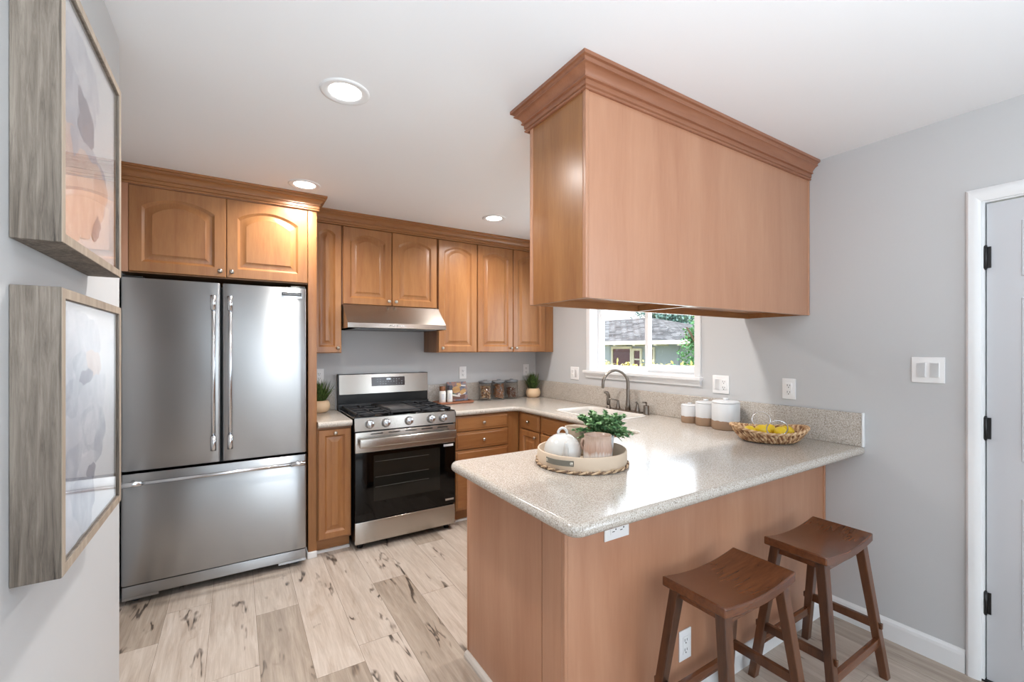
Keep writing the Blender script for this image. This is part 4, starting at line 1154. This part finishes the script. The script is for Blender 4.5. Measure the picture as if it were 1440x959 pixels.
# ================================================================== FRUIT BASKET
BX, BY = -.268, -2.556
def basket():
    b = thing('wicker_basket', 'oval woven basket holding lemons near the end of the backsplash', 'basket')
    A, B_ = .182, .136          # semi axes along y and x
    def rimz(a): return .058+.024*math.sin(a)**2
    g = G(); ns = 66
    for k in range(ns):
        for ph in (0, PI):
            a = 2*PI*k/ns; pts = []; rad = []; n = 12
            for i in range(n+1):
                t = i/n; f = .66+.34*t**.75; zz = .007+(rimz(a)-.007)*t; w = i*.95+k*1.3+ph
                a2 = a+.022*math.cos(w); e = .0045*math.sin(w)
                pts.append(((B_*f+e)*math.cos(a2), (A*f+e)*math.sin(a2), zz)); rad.append(.0062)
            g.tube(pts, rad, 6, mi=(k+(1 if ph else 0)) % 3)
    n = 48; lo = []
    for t in (0, .3, .6, 1): lo.append([((B_-.006)*(.66+.34*t**.75)*math.cos(2*PI*k/n), (A-.006)*(.66+.34*t**.75)*math.sin(2*PI*k/n), .006+(rimz(2*PI*k/n)-.012)*t) for k in range(n)])
    g.loft(lo, True, False, smooth=True, mi=1)
    ms = [mat('straw_light', (216, 184, 146), .8), mat('straw_mid', (188, 148, 108), .8), mat('straw_dark', (140, 98, 68), .8)]
    g.build('basket_body', ms, b)
    g = G()
    for ph in (0, PI):
        pts = []; N = 220
        for k in range(N):
            a = 2*PI*k/N; w = math.sin(a*34+ph); u = math.cos(a*34+ph)
            pts.append(((B_+.002+.0035*u)*math.cos(a), (A+.002+.0035*u)*math.sin(a), rimz(a)+.001+.0035*w))
        g.tube(pts, .0048, 6, True, mi=0 if ph else 1)
    g.build('basket_rim', ms, b)
    for s_ in (-1, 1):
        g = G(); R_ = .045; pts = []
        for k in range(36):
            q = 2*PI*k/36; h_ = R_+R_*math.sin(q); pts.append((s_*(B_-.004)+s_*h_*(.30 if s_ < 0 else .12), R_*1.05*math.cos(q), rimz(0)-.008+h_*.93))
        g.tube(pts, .0032, 8, True); g.build('ring_handle', M['chrome'], b)
    b.location = (BX, BY, CT+.0005); b.rotation_euler = (0, 0, math.radians(43)); return b
basket()
M['lemon'] = mat('lemon_peel', (236, 200, 40), .42)
_t = NT(M['lemon']); _t.bump(_t.noise(_t.coords((1, 1, 1)), 260, 2), .25, .002)
def lemon(p, rz, tilt, label):
    l = thing('lemon', label, 'lemon', 'lemons in the wicker basket')
    g = G(); X = Matrix.Rotation(rz, 4, 'Z') @ Matrix.Rotation(PI/2+tilt, 4, 'Y')
    prof = [(1e-5, -.043), (.004, -.042), (.007, -.038), (.016, -.033), (.026, -.022), (.031, -.008), (.031, .008), (.027, .021), (.018, .032), (.010, .037), (.007, .039), (1e-5, .040)]
    g.lathe(prof, n=28, X=X, caps=False); g.build('peel', M['lemon'], l)
    g = G(); g.lathe([(.0045, .037), (.0035, .0405), (1e-5, .041)], n=8, X=X, caps=False); g.build('stem_nub', mat('stem_brown', (120, 96, 40), .8), l)
    q = Matrix.Rotation(math.radians(43), 4, 'Z') @ Vector((p[0]-BX, p[1]-BY, 0)); l.location = (BX+q.x, BY+q.y, p[2]); return l
for p, rz, ti, lb in (((BX-.025, BY+.098, CT+.052), .6, .1, 'lemon at the left end of the wicker basket'), ((BX-.010, BY+.030, CT+.056), 2.2, -.2, 'lemon second from the left in the wicker basket'),
                      ((BX-.048, BY-.044, CT+.056), 3.9, .15, 'lemon showing its stem end behind the front ring handle'), ((BX+.050, BY-.016, CT+.052), 1.2, .2, 'lemon at the back of the wicker basket by the rear ring handle'),
                      ((BX+.018, BY-.092, CT+.052), 4.6, 0, 'lemon at the right end of the wicker basket')):
    lemon(p, rz, ti, lb)

# ================================================================== ROUND TRAY WITH TEAPOT, CUPS AND PLANT
TX, TY, TR = -1.419, -2.368, .192
def round_tray():
    t = thing('round_tray', 'round woven tray with tall rim and grey leather handles on the peninsula', 'tray')
    mt = mat('tan_canvas', (204, 184, 162), .8); q = NT(mt); q.bump(q.noise(q.coords((1, 1, 1)), 300, 2), .3, .002)
    g = G(); g.lathe([(TR-.004, .004), (TR, .018), (TR, .064), (TR-.002, .067), (TR-.006, .067), (TR-.008, .064), (TR-.008, .012), (1e-5, .012)], (0, 0, 0), 64, caps=False)
    g.lathe([(1e-5, .0), (TR-.006, .0), (TR-.004, .004)], (0, 0, 0), 64, caps=False); g.build('tray_body', mt, t)
    g = G(); rnd = random.Random(5)
    for ph in (0, PI):
        g.tube([((TR+.003+.003*math.cos(k*.9+ph))*math.cos(2*PI*k/180), (TR+.003+.003*math.cos(k*.9+ph))*math.sin(2*PI*k/180), .007+.003*math.sin(k*.9+ph)) for k in range(180)], .004, 6, True, mi=0 if ph else 1)
    for k in range(90):
        a = rnd.uniform(0, 2*PI); r = TR+.006
        g.tube([(r*math.cos(a), r*math.sin(a), .008), ((r+.004)*math.cos(a+.02), (r+.004)*math.sin(a+.02), .016+rnd.uniform(-.004, .006))], .0014, 4)
    g.build('rope_trim', [mat('rope_tan', (206, 178, 146), .9), mat('rope_brown', (120, 96, 76), .9)], t)
    for base in (math.radians(201), math.radians(21)):
        g = G(); n = 12
        vs = []; fs = []
        for k in range(n+1):
            a = base-.33+.66*k/n; r = TR+.002+.008*math.sin(PI*k/n)
            for rr, z in ((r, .032), (r, .054), (r+.003, .054), (r+.003, .032)): vs.append((rr*math.cos(a), rr*math.sin(a), z))
        for k in range(n):
            for q in range(4): fs.append((k*4+q, k*4+(q+1) % 4, (k+1)*4+(q+1) % 4, (k+1)*4+q))
        fs += [(0, 1, 2, 3), (n*4+3, n*4+2, n*4+1, n*4)]
        g.add(vs, fs, False); h = g.build('leather_handle', mat('grey_leather', (104, 100, 90), .6), t, auto=30)
        g = G()
        for e in (-.28, .28):
            for de in (-.018, .018):
                a = base+e+de
                g.tube([((TR+.0058)*math.cos(a-.01), (TR+.0058)*math.sin(a-.01), .038), ((TR+.0068)*math.cos(a+.01), (TR+.0068)*math.sin(a+.01), .048)], .0014, 5)
                g.tube([((TR+.0058)*math.cos(a-.01), (TR+.0058)*math.sin(a-.01), .048), ((TR+.0068)*math.cos(a+.01), (TR+.0068)*math.sin(a+.01), .038)], .0014, 5)
        g.build('handle_stitching', mat('stitch_cream', (230, 222, 206), .8), h)
    t.location = (TX, TY, CT+.0005); return t
round_tray()
RZ = CT+.0128
def teapot():
    t = thing('teapot', 'round white ceramic teapot with a loop on top in the round tray', 'teapot')
    M_w = mat('teapot_glaze', (204, 202, 198), .2)
    g = G(); g.lathe([(.052, 0), (.067, .006), (.077, .03), (.0795, .052), (.074, .076), (.060, .098), (.040, .113), (.022, .120), (1e-5, .122)], n=40); g.build('body', M_w, t)
    g = G(); g.tube([(.019*math.cos(a)*.85, -.019*math.cos(a)*.53, .121+.024*math.sin(a)) for a in [PI*k/10 for k in range(11)]], .0058, 8); g.build('loop_handle', M_w, t)
    g = G(); d = Vector((-.50, -.86, 0)).normalized()
    pts = [d*.062+Vector((0, 0, .030)), d*.086+Vector((0, 0, .052)), d*.094+Vector((0, 0, .082)), d*.106+Vector((0, 0, .104))]
    g.tube(pts, [.017, .013, .010, .0085], 14); g.build('spout', M_w, t)
    t.location = (-1.512, -2.352, RZ); return t
teapot()
def cup():
    c = thing('ribbed_cup', 'ribbed mug with tan glaze fading to white at the front of the round tray', 'mug')
    m = mat('tan_drip_glaze', (190, 164, 146), .18); t = NT(m)
    tc = t.n.new('ShaderNodeTexCoord'); sp = t.n.new('ShaderNodeSeparateXYZ'); t.l.new(tc.outputs['Object'], sp.inputs[0])
    z = t.math('ADD', sp.outputs[2], t.math('MULTIPLY', t.noise(t.coords((90, 90, 8)), 1.0, 2), .045))
    t.col(t.ramp(t.math('MULTIPLY', z, 6.0), [(.2, (226, 224, 220)), (.42, (214, 204, 196)), (.52, (178, 146, 128)), (.8, (192, 166, 150)), (.96, (176, 148, 130))]))
    g = G(); prof = [(.046, 0), (.054, .004), (.058, .03), (.058, .07), (.0555, .1), (.056, .125), (.057, .128), (.053, .128), (.052, .1), (.052, .012), (1e-5, .010)]
    g.lathe(prof, n=144, wob=lambda a, zz: 1+(.016*math.cos(a*36) if .003 < zz < .075 else 0)); g.build('cup_body', m, c)
    g = G(); g.tube([(-.056, 0, .105), (-.068, 0, .10), (-.074, 0, .082), (-.068, 0, .062), (-.057, 0, .055)], .006, 10); o = g.build('handle', m, c); 
    o.rotation_euler = (0, 0, -1.15)
    c.location = (-1.423, -2.473, RZ)
cup()
def brown_pot():
    c = thing('tan_cup', 'plain tan ceramic cup at the back of the round tray behind the teapot', 'cup')
    g = G(); g.lathe([(.038, 0), (.044, .005), (.046, .06), (.05, .115), (.052, .125), (.049, .126), (.046, .11), (.042, .06), (.04, .01), (1e-5, .008)], n=44)
    g.build('cup_body', mat('tan_matte_glaze', (182, 164, 144), .4), c)
    c.location = (-1.366, -2.268, RZ)
brown_pot()
def leafy():
    p = thing('leafy_plant', 'bushy green plant in a white pot in the round tray', 'plant')
    g = G(); g.lathe([(.044, 0), (.05, .004), (.057, .09), (.058, .104), (.054, .104), (.052, .085)], n=40); g.build('pot', mat('white_pot', (226, 228, 232), .35), p)
    g = G(); g.lathe([(.053, .09), (1e-5, .092)], n=20, caps=False); g.build('soil', M['soil'], p)
    rnd = random.Random(11); st = G(); lf = G()
    for k in range(120):
        a = rnd.uniform(0, 2*PI); e = rnd.uniform(.12, 1.45)
        L = rnd.uniform(.075, .132)*(1 if e < 1.1 else .85)
        b = Vector((.025*math.cos(a), .025*math.sin(a), .092)); d = Vector((math.cos(a)*math.cos(e), math.sin(a)*math.cos(e), math.sin(e)))
        pts = []
        for i in range(6):
            t = i/5; pts.append(b+d*L*t+Vector((0, 0, .012*math.sin(PI*t)-.02*t*t*math.cos(e))))
        if any(math.hypot(q.x-cx, q.y-cy) < .066 and q.z < .136 for q in pts for cx, cy in ((-.126, -.103), (-.064, .098))): continue
        st.tube(pts, [.0018]*5+[.001], 5)
        for i in range(1, 6):
            for j in range(5):
                q = pts[i]+(pts[i]-pts[i-1])*rnd.uniform(-.6, .3); aa = rnd.uniform(0, 2*PI)
                dd = Vector((math.cos(aa), math.sin(aa), rnd.uniform(-.2, .8)))+d*.5
                if q.z < .098: q.z = .098+rnd.uniform(0, .01)
                if any(math.hypot(q.x-cx, q.y-cy) < .074 and q.z < .146 for cx, cy in ((-.126, -.103), (-.064, .098))): continue
                leaf(lf, q, dd, Vector((rnd.uniform(-.5, .5), rnd.uniform(-.5, .5), 1)), rnd.uniform(.013, .020), .016, 3, .1)
    st.build('stems', mat('stem_green', (84, 104, 60), .6), p)
    lf.build('leaves', M['leaf'], p)
    p.location = (-1.302, -2.366, RZ)
leafy()

# ================================================================== OUTSIDE THE WINDOW
GZ = -.55
g = G(); g.box(.13, 30, -16, 16, GZ-.1, GZ); structure(g.build('ground_outside', leafmat('lawn', (120, 130, 70), (190, 186, 120), .9)))
def house():
    h = thing('neighbor_house', 'grey-blue neighbouring house with a shingle roof seen through the window', 'house')
    XW = 8.0; Y0, Y1 = 3.55, 15.0
    mw = mat('siding_grey_blue', (170, 186, 208), .7)
    g = G(); g.box(XW, XW+4.6, Y0+.5, Y1, GZ, 1.62); g.box(XW-.03, XW, 4.28, 4.36, GZ, 1.6); g.build('wall', mw, h)
    m = mat('grey_shingles', (120, 122, 124), .85); t = NT(m)
    br = t.n.new('ShaderNodeTexBrick'); t.l.new(t.coords((1, 1, 1), 'UV'), br.inputs['Vector'])
    br.inputs['Scale'].default_value = 1.0; br.inputs['Brick Width'].default_value = .28; br.inputs['Row Height'].default_value = .15; br.inputs['Mortar Size'].default_value = .014
    br.inputs['Color1'].default_value = lin((84, 88, 96)); br.inputs['Color2'].default_value = lin((150, 154, 162)); br.inputs['Mortar'].default_value = lin((52, 54, 58))
    t.col(br.outputs['Color']); t.bump(br.outputs['Fac'], .5, .03)
    ex, ez, rz = XW-.55, 1.63, 2.56; yh = 7.3; x2 = XW+5.1; xr = (ex+x2)/2
    me_v = [(ex, Y0, ez), (ex, Y1+.5, ez), (xr, Y1+.5, rz), (xr, yh, rz), (x2, Y0, ez), (x2, Y1+.5, ez)]
    g = G(); g.add(me_v, [(0, 3, 2, 1), (0, 4, 3), (4, 5, 2, 3)])
    g.add([(a, b, c-.07) for a, b, c in me_v], [(1, 2, 3, 0), (3, 4, 0), (3, 2, 5, 4)])
    ro = g.build('roof', m, h); uv = ro.data.uv_layers.new(name='UVMap')
    for pl in ro.data.polygons:
        n = pl.normal; 
        for li in pl.loop_indices:
            v = ro.data.vertices[ro.data.loops[li].vertex_index].co
            uv.data[li].uv = (v.y, v.x*1.05) if abs(n.x) > abs(n.y) else (v.x, v.y*1.05)
    wt = mat('white_fascia', (240, 238, 232), .6)
    g = G(); g.box(ex-.02, ex+.015, Y0, Y1+.5, ez-.1, ez+.01); g.box(ex, x2, Y0-.02, Y0+.015, ez-.1, ez+.01); g.build('fascia', wt, h)
    for k in range(14):
        y = Y0+.35+k*.8; g = G(); g.box(ex+.02, XW+.02, y-.05, y+.05, ez-.14, ez-.03); g.build('rafter_tail', wt, h)
    for (a, b, z0, z1) in ((6.10, 6.86, .55, 1.40), (5.70, 5.94, .80, 1.34), (5.20, 5.26, .6, 1.38), (8.6, 9.4, .6, 1.4)):
        g = G(); w = .075
        g.box(XW-.04, XW+.01, a-w, a, z0-w, z1+w); g.box(XW-.04, XW+.01, b, b+w, z0-w, z1+w); g.box(XW-.04, XW+.01, a, b, z1, z1+w); g.box(XW-.04, XW+.01, a, b, z0-w, z0)
        if b == 5.94: g.box(XW-.035, XW+.01, a, b, (z0+z1)/2-.02, (z0+z1)/2+.02)
        o = g.build('window', wt, h)
        g = G(); g.box(XW-.012, XW-.004, a, b, z0, z1); g.build('pane', mat('dark_reddish_pane', (96, 60, 70), .15), o)
    settle(h, (XW+2.3, 8, GZ))
house()
def tree(x, y, hgt, r, label, seed, a=(62, 112, 116), b=(150, 190, 186), n=5200, sc=1.0):
    t = thing('leafy_tree', label, 'tree', 'trees beyond the neighbouring house')
    rnd = random.Random(seed)
    g = G(); g.tube([(0, 0, 0), (.05, .03, hgt*.35), (-.04, .06, hgt*.7)], [.14, .11, .07], 10)
    for k in range(7):
        an = k*.9; g.tube([(0, 0, hgt*.4+k*.04*hgt), (math.cos(an)*r*.4, math.sin(an)*r*.4, hgt*.55+k*.04*hgt), (math.cos(an)*r*.75, math.sin(an)*r*.75, hgt*.66+k*.045*hgt)], [.06, .04, .02], 6)
    g.build('trunk', mat('bark', (92, 78, 66), .9), t)
    g = G(); cl = [(Vector((rnd.gauss(0, 1), rnd.gauss(0, 1), rnd.gauss(0, .9))).normalized()*rnd.uniform(.2, .85)) for _ in range(34)]
    for k in range(n):
        c = rnd.choice(cl); q = c*1.0+Vector((rnd.gauss(0, .16), rnd.gauss(0, .16), rnd.gauss(0, .14)))
        p = Vector((q.x*r, q.y*r, hgt*.66+q.z*hgt*.36))
        d = Vector((rnd.uniform(-1, 1), rnd.uniform(-1, 1), rnd.uniform(-.8, .8)))
        leaf(g, p, d, Vector((rnd.uniform(-1, 1), rnd.uniform(-1, 1), 1)), rnd.uniform(.13, .22)*sc, .11*sc, 2, .1)
    g.build('foliage', leafmat('tree_green', a, b, .6), t)
    t.location = (x, y, GZ); return t
tree(17.2, 11.9, 5.4, 1.9, 'bushy blue-green tree rising behind the hip end of the neighbouring roof', 21)
tree(6.85, 2.60, 3.1, .72, 'bright green tree at the right edge of the window view', 22, (60, 140, 100), (150, 205, 150), 3200, .5)
tree(24.5, 16.2, 8.2, 2.2, 'golden tree behind the right edge of the window view', 23, (206, 180, 70), (240, 220, 130), 1500)
def hedge():
    g = G(); rnd = random.Random(9)
    for k in range(2600):
        p = Vector((rnd.uniform(5.0, 5.7), rnd.uniform(.4, 7.5), GZ+rnd.uniform(.6, 1.60)+.05*math.sin(k)))
        leaf(g, p, Vector((rnd.uniform(-1, 1), rnd.uniform(-1, 1), rnd.uniform(0, 1))), Vector((0, rnd.uniform(-1, 1), 1)), rnd.uniform(.07, .14), .05, 2, .1)
    g.box(5.15, 5.6, .4, 7.5, GZ, GZ+1.45)
    o = tag(g.build('hedge', leafmat('hedge_yellow_green', (214, 204, 110), (244, 238, 180), .6)), 'pale yellow hedge across the bottom of the window view', 'hedge'); settle(o, (5.35, 4, GZ))
hedge()
